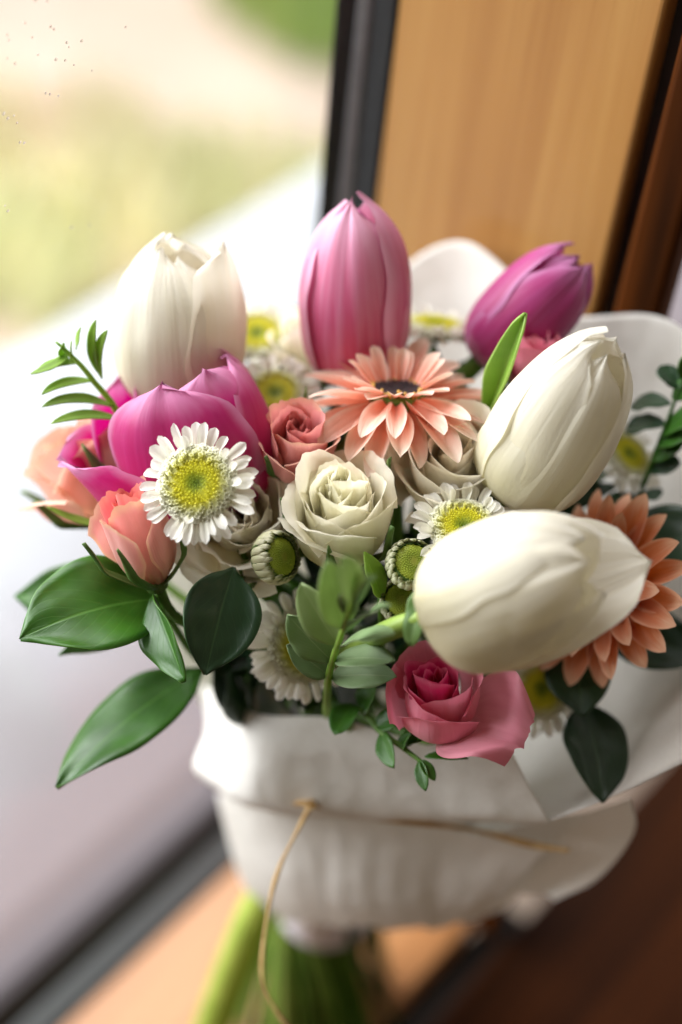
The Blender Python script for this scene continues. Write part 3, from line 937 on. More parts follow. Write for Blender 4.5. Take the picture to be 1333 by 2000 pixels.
def mum_bud(label, pos, axis, Rr, spin=0, seed=0):
    rg = random.Random(seed)
    s = Rr / 0.0075
    S = Matrix.Scale(s, 4)
    root = thing('chrysanthemum_bud', label, 'flower bud', pos, axis, spin, 'half open chrysanthemum buds')
    if not bud_cache:
        bud_cache['body'] = grid('body', 28, 12, lambda u, v: (0.0068 * math.sin(PI * (0.08 + 0.62 * v)) ** 0.8 * math.cos(u * PI), 0.0068 * math.sin(PI * (0.08 + 0.62 * v)) ** 0.8 * math.sin(u * PI), -0.007 + 0.0085 * v))
        V1, F1 = ico(1, 1.0)
        vs_, fs = [], []
        for i in range(210):
            q = math.sqrt((i + 0.5) / 210); a = i * 2.39996; r = 0.0056 * q
            z = 0.0018 * (1 - q * q) + 0.0008 - 0.0007 * math.exp(-(q / 0.25) ** 2)
            b = len(vs_); sz = 0.00026 + 0.0001 * q
            vs_ += [Vector((r * math.cos(a), r * math.sin(a), z)) + Vector((v.x * sz, v.y * sz, v.z * sz * 1.6)) for v in V1]
            fs += [tuple(b + x for x in f) for f in F1]
        bud_cache['disc'] = mesh_from('disc_florets', vs_, fs)

        def br(L_, bend):
            def fn(u, v):
                w = 0.0012 * interp([(0, 0.7), (0.4, 1.0), (0.8, 0.85), (1, 0.25)], v)
                t = -0.85 + 1.42 * v * bend
                return (0.0072 * math.cos(t) * (1.0) + 0.0004 * (1 - u * u), u * w, 0.0068 * math.sin(t) * 0.95 - 0.0008)
            return fn
        bud_cache['br'] = [grid('bract', 5, 10, br(1, b_)) for b_ in (1.0, 0.93, 1.06)]
        bud_cache['cap'] = grid('cap', 24, 6, lambda u, v: (0.0056 * math.sin(v * PI / 2) * math.cos(u * PI), 0.0056 * math.sin(v * PI / 2) * math.sin(u * PI), 0.0008 + 0.0016 * math.cos(v * PI / 2)))
    bd_ = obj('body', bud_cache['body'], M['sepal'], root, mw=S)
    cp_ = obj('cap', bud_cache['cap'], M['bud_disc'], root, mw=S)
    d = obj('disc_florets', bud_cache['disc'], M['bud_disc'], cp_); d['kind'] = 'stuff'
    for ring in range(2):
        for k in range(20):
            a = 2 * PI * (k + 0.5 * ring) / 20 + rg.uniform(-0.06, 0.06)
            sc = (1.0 if ring == 0 else 1.05)
            mw = S @ Matrix.Rotation(a, 4, 'Z') @ Matrix.Diagonal((sc, 1.0, 1.0 if ring == 0 else 0.92, 1)) @ Matrix.Translation((0, 0, -0.0006 * ring))
            obj('bract', rg.choice(bud_cache['br']), M['bud_bract'], root, thick=0.0003, mw=mw)
    for k in range(9):                                  # green sepals clasping the base
        a = 2 * PI * k / 9

        def fs_(u, v):
            w = 0.0013 * (1 - v) ** 0.6
            t = -1.2 + 1.1 * v
            return Matrix.Rotation(a, 3, 'Z') @ Vector((0.0079 * math.cos(t), u * w, 0.0075 * math.sin(t) - 0.0005))
        obj('sepal', grid('sepal', 4, 8, fs_), M['sepal'], bd_, thick=0.0003)
    add_stem(root, Vector(pos) - Vector(axis).normalized() * Rr, axis, 0.001, M['stem'])
    return root


def gerbera(label, pos, axis, Rr, spin=0, seed=0, tilts=None, pm='gerbera'):
    rg = random.Random(seed)
    s = Rr / 0.031
    S = Matrix.Scale(s, 4)
    root = thing('gerbera', label, 'gerbera', pos, axis, spin)
    pets = [grid('petal', 8, 16, spoon(0.0235 * rg.uniform(0.93, 1.07), 0.0041 * rg.uniform(0.85, 1.12), rg.uniform(0.15, 0.6), rg.uniform(-0.2, 0.0), k * 2.7 + seed, 0.10, fold=0.5, prof=POINTED)) for k in range(7)]
    short = [grid('petal', 6, 10, spoon(0.0115 * rg.uniform(0.9, 1.1), 0.0021, 0.6, 0.1, k * 5.1 + seed, 0.2)) for k in range(3)]
    for ring, (cnt, r0, z0, tl, src) in enumerate(((21, 0.0072, -0.0015, -0.08, pets), (16, 0.0068, 0.0005, 0.22, pets), (20, 0.0062, 0.0016, 0.55, short))):
        for k in range(cnt):
            if ring == 1 and rg.random() < 0.2:
                continue
            a = 2 * PI * (k + 0.5 * ring) / cnt + rg.uniform(-0.07, 0.07)
            t = tl + rg.uniform(-0.22, 0.22)
            if tilts:
                t += tilts(a)
            sc = rg.uniform(0.9, 1.08) * (0.88 if ring == 1 else 1)
            mw = S @ Matrix.Rotation(a, 4, 'Z') @ Matrix.Translation((r0, 0, z0)) @ Matrix.Rotation(-t, 4, 'Y') @ Matrix.Rotation(rg.uniform(-0.3, 0.3), 4, 'X') @ Matrix.Scale(sc, 4)
            obj('petal', rg.choice(src), M[pm], root, mw=mw)
    # heart
    V1, F1 = ico(1, 1.0)
    vs_, fs = [], []
    for i in range(150):
        q = math.sqrt((i + 0.5) / 150); a = i * 2.39996; r = 0.0066 * q
        z = 0.0016 + 0.0010 * q * q
        b = len(vs_); sz = 0.0005
        vs_ += [Vector((r * math.cos(a), r * math.sin(a), z)) + Vector((v.x * sz, v.y * sz, v.z * sz * 2)) for v in V1]
        fs += [tuple(b + x for x in f) for f in F1]
    d = obj('disc_florets', mesh_from('disc_florets', vs_, fs), M['gerb_disc'], root, mw=S); d['kind'] = 'stuff'
    vs_, fs, uv = [], [], []
    for i in range(46):
        a = i * 2 * PI / 46 + rg.uniform(-0.05, 0.05); r = 0.0068 + rg.uniform(-0.0008, 0.0010)
        p0 = Vector((r * math.cos(a), r * math.sin(a), 0.001)); h = rg.uniform(0.0016, 0.0030)
        p1 = p0 + Vector((math.cos(a) * 0.0008, math.sin(a) * 0.0008, h))
        v, f, u_ = tube_geo([p0, p0.lerp(p1, 0.7), p1], lambda t: 0.00028 + 0.00022 * t, 5)
        b = len(vs_); vs_ += v; fs += [tuple(b + x for x in ff) for ff in f]
    st = obj('stamens', mesh_from('stamens', vs_, fs), M['gerb_stamen'], d); st['kind'] = 'stuff'
    obj('involucre', tube('involucre', [Vector((0, 0, z_)) for z_ in (-0.012, -0.008, -0.004, 0.0015)], lambda t: interp([(0, 0.0025), (0.35, 0.007), (1, 0.0082)], t), 20), M['stem'], root, mw=S)
    add_stem(root, Vector(pos) - Vector(axis).normalized() * 0.011 * s, axis, 0.0026, M['stem'])
    return root


LEAF_OVATE = [(0, 0.05), (0.04, 0.16), (0.15, 0.58), (0.3, 0.9), (0.45, 1.0), (0.62, 0.92), (0.78, 0.68), (0.9, 0.34), (0.96, 0.14), (1.0, 0.02)]
LEAF_LANCE = [(0, 0.10), (0.1, 0.5), (0.3, 0.92), (0.5, 1.0), (0.7, 0.85), (0.88, 0.5), (0.97, 0.18), (1.0, 0.03)]
LEAF_BLUNT = [(0, 0.12), (0.15, 0.55), (0.4, 0.9), (0.65, 1.0), (0.85, 0.82), (0.95, 0.5), (1.0, 0.08)]


def leaf_fn(B, Tp, wd, nrm, bend=0.0, fold=0.3, twist=0.0, shape=LEAF_OVATE, wave=0.11, seed=0.0, side=0.0, asym=0.0):
    B, Tp = Vector(B), Vector(Tp)
    ax = Tp - B; L_ = ax.length; axn = ax.normalized()
    n = (Vector(nrm) - axn * Vector(nrm).dot(axn)).normalized()
    s = axn.cross(n)
    C = B.lerp(Tp, 0.5) + n * bend * L_ + s * side * L_

    def fn(u, v):
        p = B * (1 - v) ** 2 + C * 2 * v * (1 - v) + Tp * v * v
        tg = ((C - B) * 2 * (1 - v) + (Tp - C) * 2 * v).normalized()
        nn = (n - tg * n.dot(tg)).normalized()
        if twist:
            nn = Matrix.Rotation(twist * v, 3, tg) @ nn
        ss = tg.cross(nn)
        w = wd * interp(shape, v) * (1 + asym * (1 if u > 0 else -1))
        fl = fold * (1 - 0.4 * v)
        wv = wave * wd * noise.noise(Vector((u * 1.5 + seed, v * 4, seed))) * 2.0 * abs(u)
        return p + ss * (u * w * math.cos(fl)) + nn * (abs(u) ** 1.4 * w * math.sin(fl) + wv)
    return fn


def leaf(parent, B, Tp, wd, nrm, mat='leaf', name='leaf', label=None, res=(12, 22), thick=0.00045, **kw):
    f = leaf_fn(B, Tp, wd, nrm, seed=random.uniform(0, 99), **kw)
    inv = parent.matrix_world.inverted()
    o = obj(name, grid(name, res[0], res[1], lambda u, v: inv @ f(u, v)), M[mat], parent, thick=thick)
    if label:
        o['label'] = label
    return o


def twig(parent, pts, r0, r1, mat='stem', n=30, name='stem'):
    if (pts[0] - NECK).length < 1e-6:
        i = stem_i[0]; stem_i[0] += 1
        a = i * 2.39996
        q = 0.021 * math.sqrt(((i * 7) % 31 + 0.5) / 31)
        e1 = AX.orthogonal().normalized(); e2 = AX.cross(e1)
        ft = FOOT + e1 * (math.cos(a + 0.9) * q * 2.0) + e2 * (math.sin(a + 0.9) * q * 2.0); ft.z = 0.0005
        pts = [ft, NECK + e1 * (math.cos(a) * q) + e2 * (math.sin(a) * q), HEAD - AX * 0.06] + list(pts[1:])
        r0 = max(r0, 0.0024)
    path = local(parent, spline(pts, n))
    return obj(name, tube(name, path, lambda t: r0 + (r1 - r0) * t, 7), M[mat], parent)


#__PART2__
# ------------------------------------------------------------------ tulips
WT, WTS = M['white_tulip'], M['white_tulip_spot']
# petals are numbered from the image right, anticlockwise seen from above the flower: even = outer, odd = inner
tulip('white_tulip', 'upright white tulip with ragged open tips at the upper left', W(358, 800, 0.590), W(342, 474, 0.568), 0.0212,
      (WT, WT), [0.03, 0.0, 0.0, 0.0, 0.02, 0.02], spin=-0.15, seed=3, close=0.80, blunt=0.35, tips=[0.35, -0.1, -0.1, -0.1, -0.1, -0.1], wide=1.15,
      lens=[1.02, 0.98, 1.02, 1.03, 1.0, 0.93])
tulip('pink_tulip', 'tall closed pink tulip at the top in front of the dark window edge', W(697, 750, 0.600), W(690, 385, 0.568), 0.0185,
      (M['pink_tulip'], M['pink_tulip_in']), [0.0, 0.0, 0.0, 0.0, -0.01, 0.02], spin=0.35, seed=8, close=1.05, wide=1.28, lens=[1.0, 0.97, 1, 0.97, 0.99, 0.98])
tulip('purple_tulip', 'blurred purple pink tulip leaning right at the back', W(935, 705, 0.603), W(1142, 505, 0.585), 0.0146,
      (M['purple_tulip'], M['purple_tulip']), [0.02, 0.0, 0.05, 0.0, 0.02, 0.0], spin=0.6, seed=12, close=0.85, wide=1.2)
tulip('white_tulip', 'closed white tulip leaning right beside the green shoot', W(995, 968, 0.562), W(1206, 660, 0.520), 0.0192,
      (WT, WT), [0.0, 0.0, 0.0, 0.02, -0.02, -0.02], spin=0.15, seed=21, close=0.93, wide=1.25, lens=[0.93, 1.0, 1.0, 1.0, 0.96, 0.9])
tulip('white_tulip', 'large white tulip lying to the right in front of the peach gerbera', W(836, 1205, 0.512), W(1212, 1085, 0.486), 0.0214,
      (WTS, WT), [0.17, 0.06, 0.0, 0.02, -0.01, 0.05], spin=0.42, seed=33, close=0.76, stem_mat='stem_mid', wide=1.22, lens=[1.06, 0.93, 0.90, 0.90, 0.82, 0.88], tips=[0.15, 0.0, 0, 0, 0, 0], blunt=0.0)
tulip('magenta_tulip', 'wide open magenta tulip at the left behind the large daisy', W(418, 992, 0.578), W(340, 700, 0.554), 0.0245,
      (M['magenta_tulip'], M['magenta_tulip']), [0.06, 0.08, 0.34, 0.58, 0.09, 0.06], spin=0.30, seed=41, close=0.58, wide=1.18, blunt=0.6,
      tips=[0, 0.05, 0.1, 0.35, -0.05, 0], lens=[0.96, 1.02, 0.95, 0.9, 1.0, 0.97], rolls=[0, 0, 0.1, 0.12, 0.05, 0])

# ------------------------------------------------------------------ roses
rose('white_rose', 'cream white rose half open in the middle of the bouquet', W(674, 1088, 0.562), D(-0.06, 0.66, 0.75), 0.0155, 0.040, 26, M['white_rose'],
     seed=2, spin=0.6, open_=0.5, curl=0.45, outer_open=0.12, ruffle=0.07, heart=M['white_heart'])
rose('cream_rose', 'shaded cream rose under the front petals of the upper gerbera', W(880, 950, 0.574), D(0.02, 0.52, 0.85), 0.0195, 0.030, 18, M['cream_rose'],
     seed=5, spin=2.0, open_=0.7, curl=0.4, outer_open=0.2)
rose('cream_rose', 'ruffled cream rose in shade below the large daisy', W(478, 1035, 0.573), D(-0.05, 0.25, 0.97), 0.0185, 0.028, 18, M['cream_rose'],
     seed=9, spin=1.0, open_=0.8, curl=0.5, outer_open=0.35, ruffle=0.14)
rose('dusty_rose', 'small dusty pink rose between the magenta tulip and the gerbera', W(585, 915, 0.568), D(0.05, 0.58, 0.81), 0.0120, 0.028, 13, M['dusty_rose'],
     seed=14, spin=0.3, open_=0.3, curl=0.4, ruffle=0.08, heart=M['dusty_heart'])
rose('coral_rose', 'coral pink rosebud with green sepals above the left leaves', W(305, 1138, 0.552), D(-0.26, 0.83, 0.50), 0.0118, 0.0345, 12, M['coral_rose'],
     seed=17, spin=0.9, open_=0.15, curl=0.25, tight=0.15, ruffle=0.09, heart=M['coral_heart'])
rose('peach_rose', 'blurred pale peach rose at the far left edge', W(232, 1005, 0.592), D(-0.55, 0.75, 0.2), 0.0185, 0.036, 13, M['peach_rose'],
     seed=23, spin=0.2, open_=0.5, curl=0.4, outer_open=0.15)
rose('pink_rose', 'pink rose with one wide open petal above the wrapping paper', W(858, 1412, 0.560), D(-0.10, 0.62, 0.77), 0.0150, 0.033, 13, M['pink_rose'],
     seed=29, spin=1.2, open_=0.25, curl=0.3, tight=0.1, sep=False, heart=M['pink_heart'], extra=[(-1.75, 0.036, 0.0185, 0.62, 0.45)])
rose('pink_rose', 'small reddish pink rose hidden behind the right white tulip', W(1040, 760, 0.592), D(0.0, 0.8, 0.6), 0.010, 0.024, 10, M['pink_rose'],
     seed=31, spin=0.0, open_=0.3)
rose('cream_rose', 'blurred cream rose at the back left of the pink tulip', W(612, 745, 0.618), D(-0.1, 0.8, 0.55), 0.0165, 0.028, 14, M['white_rose'],
     seed=37, spin=0.5, open_=0.6, curl=0.4)

# ------------------------------------------------------------------ chrysanthemums
mum('large white daisy with yellow disc and green eye in front of magenta tulip', W(385, 945, 0.527), D(-0.16, 0.22, 0.96), 0.0184, seed=1)
mum('white daisy half hidden behind the large white tulip', W(905, 1030, 0.540), D(0.05, 0.62, 0.78), 0.0165, seed=2, spin=0.5, droop=-0.25)
mum('shaded white daisy behind the pale leaf sprig', W(590, 1262, 0.568), D(0.42, 0.05, 0.9), 0.0185, seed=3, spin=1.0, droop=0.25)
mum('blurred white daisy at the back beside the upper white tulip', W(503, 655, 0.612), D(0.0, 0.6, 0.8), 0.0165, seed=4)
mum('blurred white daisy between dusty pink rose and magenta tulip', W(538, 770, 0.588), D(0.0, 0.5, 0.85), 0.0155, seed=5)
mum('white daisy seen edge on in front of the paper at the back', W(850, 640, 0.612), D(0.1, 0.93, 0.36), 0.0175, seed=6)
mum('dark shaded daisy low at the right beside the pink rose', W(1055, 1345, 0.585), D(0.3, 0.1, 0.9), 0.0165, seed=7, droop=0.2)
mum('dim daisy behind the right white tulip', W(1225, 890, 0.600), D(0.5, 0.5, 0.7), 0.0150, seed=8, droop=0.2)
mum_bud('half open bud with pale bracts left under the white rose', W(545, 1088, 0.545), D(0.72, 0.12, 0.66), 0.0082, seed=1)
mum_bud('round green bud at the right of the white rose', W(806, 1100, 0.535), D(0.18, 0.32, 0.92), 0.0078, seed=2)
mum_bud('smaller green bud tucked just below the round one', W(786, 1172, 0.545), D(-0.1, 0.2, 0.95), 0.0072, seed=3)

# ------------------------------------------------------------------ gerberas
gerbera('peach gerbera with dark heart under the pink tulip', W(775, 775, 0.566), D(0.03, 0.93, 0.36), 0.0355, seed=4, spin=0.2, tilts=lambda a: 0.38 * math.sin(a + 0.2) - 0.12)
gerbera('shaded peach gerbera at the right edge behind the large tulip', W(1178, 1150, 0.572), D(-0.66, 0.14, 0.74), 0.0330, seed=6, spin=0.4, tilts=lambda a: 0.12, pm='gerbera_shaded')

# ------------------------------------------------------------------ big leaves on the left
br = thing('leaf_branch', 'branch of broad glossy green leaves at the lower left', 'foliage', W(500, 1420, 0.640))
twig(br, [NECK, W(430, 1312, 0.605), W(335, 1215, 0.575), W(305, 1160, 0.56)], 0.0018, 0.0011)
leaf(br, W(325, 1170, 0.565), W(40, 1248, 0.535), 0.0180, D(-0.12, 0.45, 0.88), bend=0.10, fold=0.25, side=0.06, label='broad glossy leaf pointing left')
leaf(br, W(300, 1180, 0.60), W(30, 1165, 0.60), 0.014, D(-0.2, 0.5, 0.85), bend=0.1, fold=0.1, mat='leaf')
leaf(br, W(330, 1200, 0.58), W(115, 1280, 0.575), 0.0075, D(0.0, 0.75, -0.65), bend=0.05, fold=0.2, mat='leaf_pale')
leaf(br, W(400, 1305, 0.592), W(112, 1540, 0.565), 0.0150, (T + (Vector((-1.65, -0.68, 1.12)) - W(250, 1420, .58)).normalized()), bend=0.07, fold=0.12, side=0.05, label='broad pale shining leaf hanging to the lower left')
leaf(br, W(300, 1165, 0.555), W(362, 1332, 0.535), 0.0100, D(-0.85, 0.15, 0.5), bend=0.10, fold=0.7, side=-0.15, mat='leaf')
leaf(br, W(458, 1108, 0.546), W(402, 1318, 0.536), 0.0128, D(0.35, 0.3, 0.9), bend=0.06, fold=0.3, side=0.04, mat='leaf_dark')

rb_ = thing('leaf_branch', 'branch of broad dark leaves at the right under the gerbera', 'foliage', W(1000, 1420, 0.62))
twig(rb_, [NECK, W(900, 1500, 0.64), W(1060, 1320, 0.60), W(1220, 1180, 0.60)], 0.0018, 0.001)
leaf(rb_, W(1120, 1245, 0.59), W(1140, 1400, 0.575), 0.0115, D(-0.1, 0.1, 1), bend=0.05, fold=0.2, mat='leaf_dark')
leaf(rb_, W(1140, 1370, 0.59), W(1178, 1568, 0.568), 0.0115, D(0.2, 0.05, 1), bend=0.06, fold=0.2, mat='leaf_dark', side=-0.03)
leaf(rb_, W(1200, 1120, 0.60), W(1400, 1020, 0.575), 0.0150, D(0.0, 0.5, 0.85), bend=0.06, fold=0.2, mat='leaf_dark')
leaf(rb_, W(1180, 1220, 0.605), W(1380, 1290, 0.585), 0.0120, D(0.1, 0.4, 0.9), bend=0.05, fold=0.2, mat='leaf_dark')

# ------------------------------------------------------------------ small sprigs
sp = thing('leaf_sprig', 'pale green leaf sprig in front of the shaded daisy', 'foliage', W(640, 1360, 0.56))
twig(sp, [NECK, W(642, 1400, 0.600), W(640, 1340, 0.556), W(650, 1290, 0.535), W(675, 1215, 0.505), W(700, 1120, 0.475)], 0.0012, 0.0006, 'leaf_light')
for (b, t, wd, mt, n_) in [((642, 1320, .548), (560, 1260, .540), .0050, 'leaf_sage', (-.2, .5, .85)),
                           ((648, 1290, .538), (562, 1200, .528), .0058, 'leaf_sage', (-.4, .3, .85)),
                           ((662, 1260, .525), (588, 1140, .515), .0060, 'leaf_sagel', (-.4, .3, .85)),
                           ((672, 1225, .510), (640, 1095, .488), .0058, 'leaf_sagel', (0, .3, .95)),
                           ((680, 1200, .505), (725, 1125, .482), .0050, 'leaf_sage', (.2, .5, .8)),
                           ((676, 1235, .515), (762, 1185, .492), .0052, 'leaf_sage', (.1, .75, .65)),
                           ((668, 1262, .525), (770, 1238, .505), .0050, 'leaf_sage', (.1, .75, .65)),
                           ((655, 1290, .535), (772, 1290, .520), .0052, 'leaf_sage', (.05, .7, .7)),
                           ((648, 1322, .548), (775, 1322, .538), .0055, 'leaf_sage', (0, .6, .8)),
                           ((690, 1170, .49), (668, 1085, .468), .0046, 'leaf_sagel', (0, .4, .9))]:
    leaf(sp, W(*b), W(*t), wd * 1.05, D(*n_), bend=0.08, fold=0.25, mat=mt, shape=LEAF_LANCE, res=(8, 14), thick=0.0002, wave=0.1)

sp2 = thing('leaf_sprig', 'small dark leaf sprig hanging over the paper under the pink rose', 'foliage', W(700, 1400, 0.57))
twig(sp2, [NECK, W(680, 1500, 0.62), W(690, 1385, 0.575), W(745, 1430, 0.562), W(800, 1470, 0.556), W(838, 1500, 0.552)], 0.0012, 0.0006)
for (b, t, wd, n_) in [((690, 1375, .570), (655, 1435, .560), .0050, (-.4, .2, .9)), ((705, 1390, .570), (735, 1340, .560), .0045, (.2, .6, .7)),
                       ((735, 1420, .563), (790, 1395, .560), .0040, (.2, .6, .7)), ((745, 1430, .562), (770, 1500, .552), .0036, (-.5, 0, .9)),
                       ((775, 1452, .559), (835, 1440, .556), .0034, (.2, .8, .6)), ((790, 1462, .557), (805, 1432, .552), .003, (.6, .2, .8)),
                       ((820, 1485, .553), (832, 1545, .549), .0024, (-.4, .1, .9)), ((822, 1485, .553), (850, 1525, .549), .0022, (.4, .1, .9)),
                       ((830, 1478, .554), (915, 1482, .553), .0020, (0, .8, .6))]:
    leaf(sp2, W(*b), W(*t), wd, D(*n_), bend=0.08, fold=0.35, mat='leaf', shape=LEAF_LANCE, res=(8, 12), thick=0.0003)

fs_ = thing('fern_sprig', 'thin light green fern sprig curling at the upper left', 'foliage', W(240, 860, 0.57))
twig(fs_, [NECK, W(330, 1150, 0.62), W(250, 850, 0.575), W(180, 740, 0.560), W(135, 690, 0.555), W(110, 668, 0.553)], 0.0009, 0.0004, 'leaf_light')
for (b, t, sd) in [((235, 820), (100, 828), .2), ((222, 795), (82, 795), .25), ((185, 745), (82, 770), .2), ((160, 710), (70, 730), .25), ((135, 690), (60, 730), -.25),
                   ((195, 730), (188, 625), -.2), ((150, 680), (158, 640), .2), ((200, 740), (210, 645), -.25), ((145, 700), (140, 665), .2), ((130, 690), (125, 670), .2)]:
    leaf(fs_, W(*b, .562), W(*t, .552), 0.0020, D(-.3, .4, .85), bend=0.05, fold=0.3, side=sd, mat='leaf_light', shape=LEAF_LANCE, res=(6, 12), thick=0.0003)

rs = thing('leaf_sprig', 'blurred dark leaf sprig at the right picture edge', 'foliage', W(1260, 980, 0.60))
twig(rs, [NECK, W(1100, 1200, 0.64), W(1240, 980, 0.60), W(1290, 860, 0.585), W(1335, 740, 0.575)], 0.0011, 0.0005, 'leaf')
for (b, t, wd, mt) in [((1292, 850, .585), (1370, 800, .57), .0045, 'leaf'), ((1285, 870, .586), (1345, 850, .575), .0040, 'leaf'), ((1275, 900, .588), (1335, 855, .58), .0040, 'leaf'),
                       ((1300, 830, .583), (1225, 835, .595), .0050, 'leaf_dark'), ((1310, 790, .58), (1235, 790, .592), .0045, 'leaf_dark'), ((1315, 780, .58), (1380, 730, .57), .0045, 'leaf'),
                       ((1325, 760, .577), (1290, 715, .58), .0040, 'leaf_dark'), ((1265, 920, .592), (1330, 905, .585), .004, 'leaf_dark'), ((1260, 960, .595), (1285, 975, .590), .004, 'leaf_dark'),
                       ((1245, 975, .598), (1190, 985, .590), .004, 'leaf_dark'), ((1335, 745, .575), (1350, 690, .57), .0035, 'leaf')]:
    leaf(rs, W(*b), W(*t), wd, D(0.1, .5, .85), bend=0.08, fold=0.25, mat=mt, shape=LEAF_BLUNT, res=(8, 12), thick=0.0003)

gs = thing('tulip_leaf', 'bright green pointed shoot beside the right white tulip', 'leaf', W(950, 800, 0.567))
leaf(gs, W(952, 812, 0.570), W(1028, 612, 0.545), 0.0062, D(-0.4, 0.2, 0.9), bend=0.06, fold=1.05, mat='leaf_light', shape=LEAF_LANCE, res=(12, 20), thick=0.0008, side=0.04)
twig(gs, [NECK, W(900, 1100, 0.62), W(952, 815, 0.571)], 0.0022, 0.002, 'stem')
g2 = thing('tulip_leaf', 'small green leaf tip poking up behind the upper white tulip', 'leaf', W(330, 560, 0.615))
leaf(g2, W(345, 600, 0.622), W(309, 460, 0.608), 0.0030, D(0, .3, .9), fold=0.6, bend=0.03, mat='leaf_light', shape=LEAF_LANCE, res=(8, 14), thick=0.0006)
twig(g2, [NECK, W(400, 1000, 0.63), W(345, 602, 0.6225)], 0.0018, 0.0016, 'stem')
g3 = thing('tulip_leaf', 'narrow green leaf standing right in front of the white rose', 'leaf', W(735, 1160, 0.54))
leaf(g3, W(745, 1165, 0.545), W(712, 1078, 0.532), 0.0042, D(.6, .2, .8), fold=0.5, bend=0.08, mat='leaf_light', shape=LEAF_LANCE, res=(8, 14), thick=0.0005, side=-0.1)
twig(g3, [NECK, W(740, 1300, 0.58), W(745, 1167, 0.5452)], 0.0014, 0.0012, 'stem')
g4 = thing('tulip_leaf', 'thin green curling tendril at the left of the coral rosebud', 'leaf', W(200, 1030, 0.56))
leaf(g4, W(205, 1028, 0.565), W(92, 990, 0.562), 0.0016, D(0, .7, .7), fold=0.4, bend=-0.12, mat='leaf_light', shape=LEAF_LANCE, res=(6, 14), thick=0.0003)
twig(g4, [NECK, W(330, 1200, 0.61), W(205, 1028, 0.565)], 0.0009, 0.0008, 'stem')
# torn pale bract at the foot of the big tulip
g5 = thing('paper_bract', 'pale torn bract at the foot of the large white tulip', 'bract', W(810, 1230, 0.52))
leaf(g5, W(838, 1130, 0.515), W(805, 1262, 0.510), 0.0040, D(-.6, .2, .75), fold=0.5, bend=0.1, mat='sepal', shape=LEAF_BLUNT, res=(10, 16), thick=0.0004, wave=0.2)

# greenery that fills the heart of the bouquet
rg = random.Random(77)
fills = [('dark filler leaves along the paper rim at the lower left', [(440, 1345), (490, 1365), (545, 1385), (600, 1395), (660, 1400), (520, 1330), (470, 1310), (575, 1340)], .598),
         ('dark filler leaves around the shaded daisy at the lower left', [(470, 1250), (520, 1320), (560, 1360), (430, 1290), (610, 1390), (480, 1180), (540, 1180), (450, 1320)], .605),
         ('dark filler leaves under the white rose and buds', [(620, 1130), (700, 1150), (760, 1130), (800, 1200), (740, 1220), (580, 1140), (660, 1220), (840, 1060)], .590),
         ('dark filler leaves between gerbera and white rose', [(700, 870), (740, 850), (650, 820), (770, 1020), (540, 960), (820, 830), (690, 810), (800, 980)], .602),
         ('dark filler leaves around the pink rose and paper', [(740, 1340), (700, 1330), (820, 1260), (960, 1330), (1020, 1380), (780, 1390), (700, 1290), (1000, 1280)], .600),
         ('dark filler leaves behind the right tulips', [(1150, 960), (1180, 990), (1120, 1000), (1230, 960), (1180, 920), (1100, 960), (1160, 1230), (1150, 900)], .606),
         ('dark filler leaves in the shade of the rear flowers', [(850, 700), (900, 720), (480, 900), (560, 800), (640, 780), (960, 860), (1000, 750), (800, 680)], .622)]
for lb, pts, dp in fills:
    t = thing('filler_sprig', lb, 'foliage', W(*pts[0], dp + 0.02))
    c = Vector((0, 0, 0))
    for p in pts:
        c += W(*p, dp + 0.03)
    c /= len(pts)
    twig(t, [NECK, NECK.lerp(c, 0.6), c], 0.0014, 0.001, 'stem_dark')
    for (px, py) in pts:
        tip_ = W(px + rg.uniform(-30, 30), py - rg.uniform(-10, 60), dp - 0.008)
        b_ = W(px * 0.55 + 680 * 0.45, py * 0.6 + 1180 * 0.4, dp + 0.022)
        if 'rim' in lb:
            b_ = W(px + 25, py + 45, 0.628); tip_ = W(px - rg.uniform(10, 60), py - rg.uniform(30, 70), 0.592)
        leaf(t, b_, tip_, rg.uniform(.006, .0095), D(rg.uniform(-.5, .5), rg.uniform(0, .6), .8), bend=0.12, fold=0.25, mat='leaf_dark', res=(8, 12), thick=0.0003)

# ------------------------------------------------------------------ wrapping paper
wrap = thing('wrapping_paper', 'white fibrous wrapping paper folded around the stems', 'wrapping paper', NECK)


def patch(name, rows, nu, nv, parent, mat, thick=0.0003, crinkle=0.0012, seed=0.0, pleat=0.0, top=False):
    """Sheet through rows of (px, py, depth) points."""
    R_ = [spline([W(*p) for p in r], nu) for r in rows]
    cols = [spline([r[i] for r in R_], nv) for i in range(nu + 1)]
    inv = parent.matrix_world.inverted()
    vs_, uv, fs = [], [], []
    for j in range(nv + 1):
        for i in range(nu + 1):
            p = cols[i][j]
            q = noise.noise(p * 30 + Vector((seed, 0, 0))) * crinkle + (0.5 - abs(noise.noise(p * 38 + Vector((0, seed, 0))))) * crinkle * 1.3 + (0.5 - abs(noise.noise(p * 95 + Vector((0, seed, 3))))) * crinkle * 0.45
            ph_ = i / nu * 30 + 3.0 * noise.noise(Vector((i / nu * 3, j / nv * 1.2, seed)))
            g_ = (1 - j / nv if top else j / nv) ** 1.4
            q2 = pleat * g_ * (math.sin(ph_) + 0.5 * math.sin(2.3 * ph_ + seed))
            vs_.append(inv @ (p + T * (q + q2) + U * (q2 * 0.55))); uv.append((i / nu, j / nv))
    for j in range(nv):
        for i in range(nu):
            a = j * (nu + 1) + i
            fs.append((a, a + 1, a + nu + 2, a + nu + 1))
    return obj(name, mesh_from(name, vs_, fs, uv), mat, parent, thick=thick)


PM = M['paper']
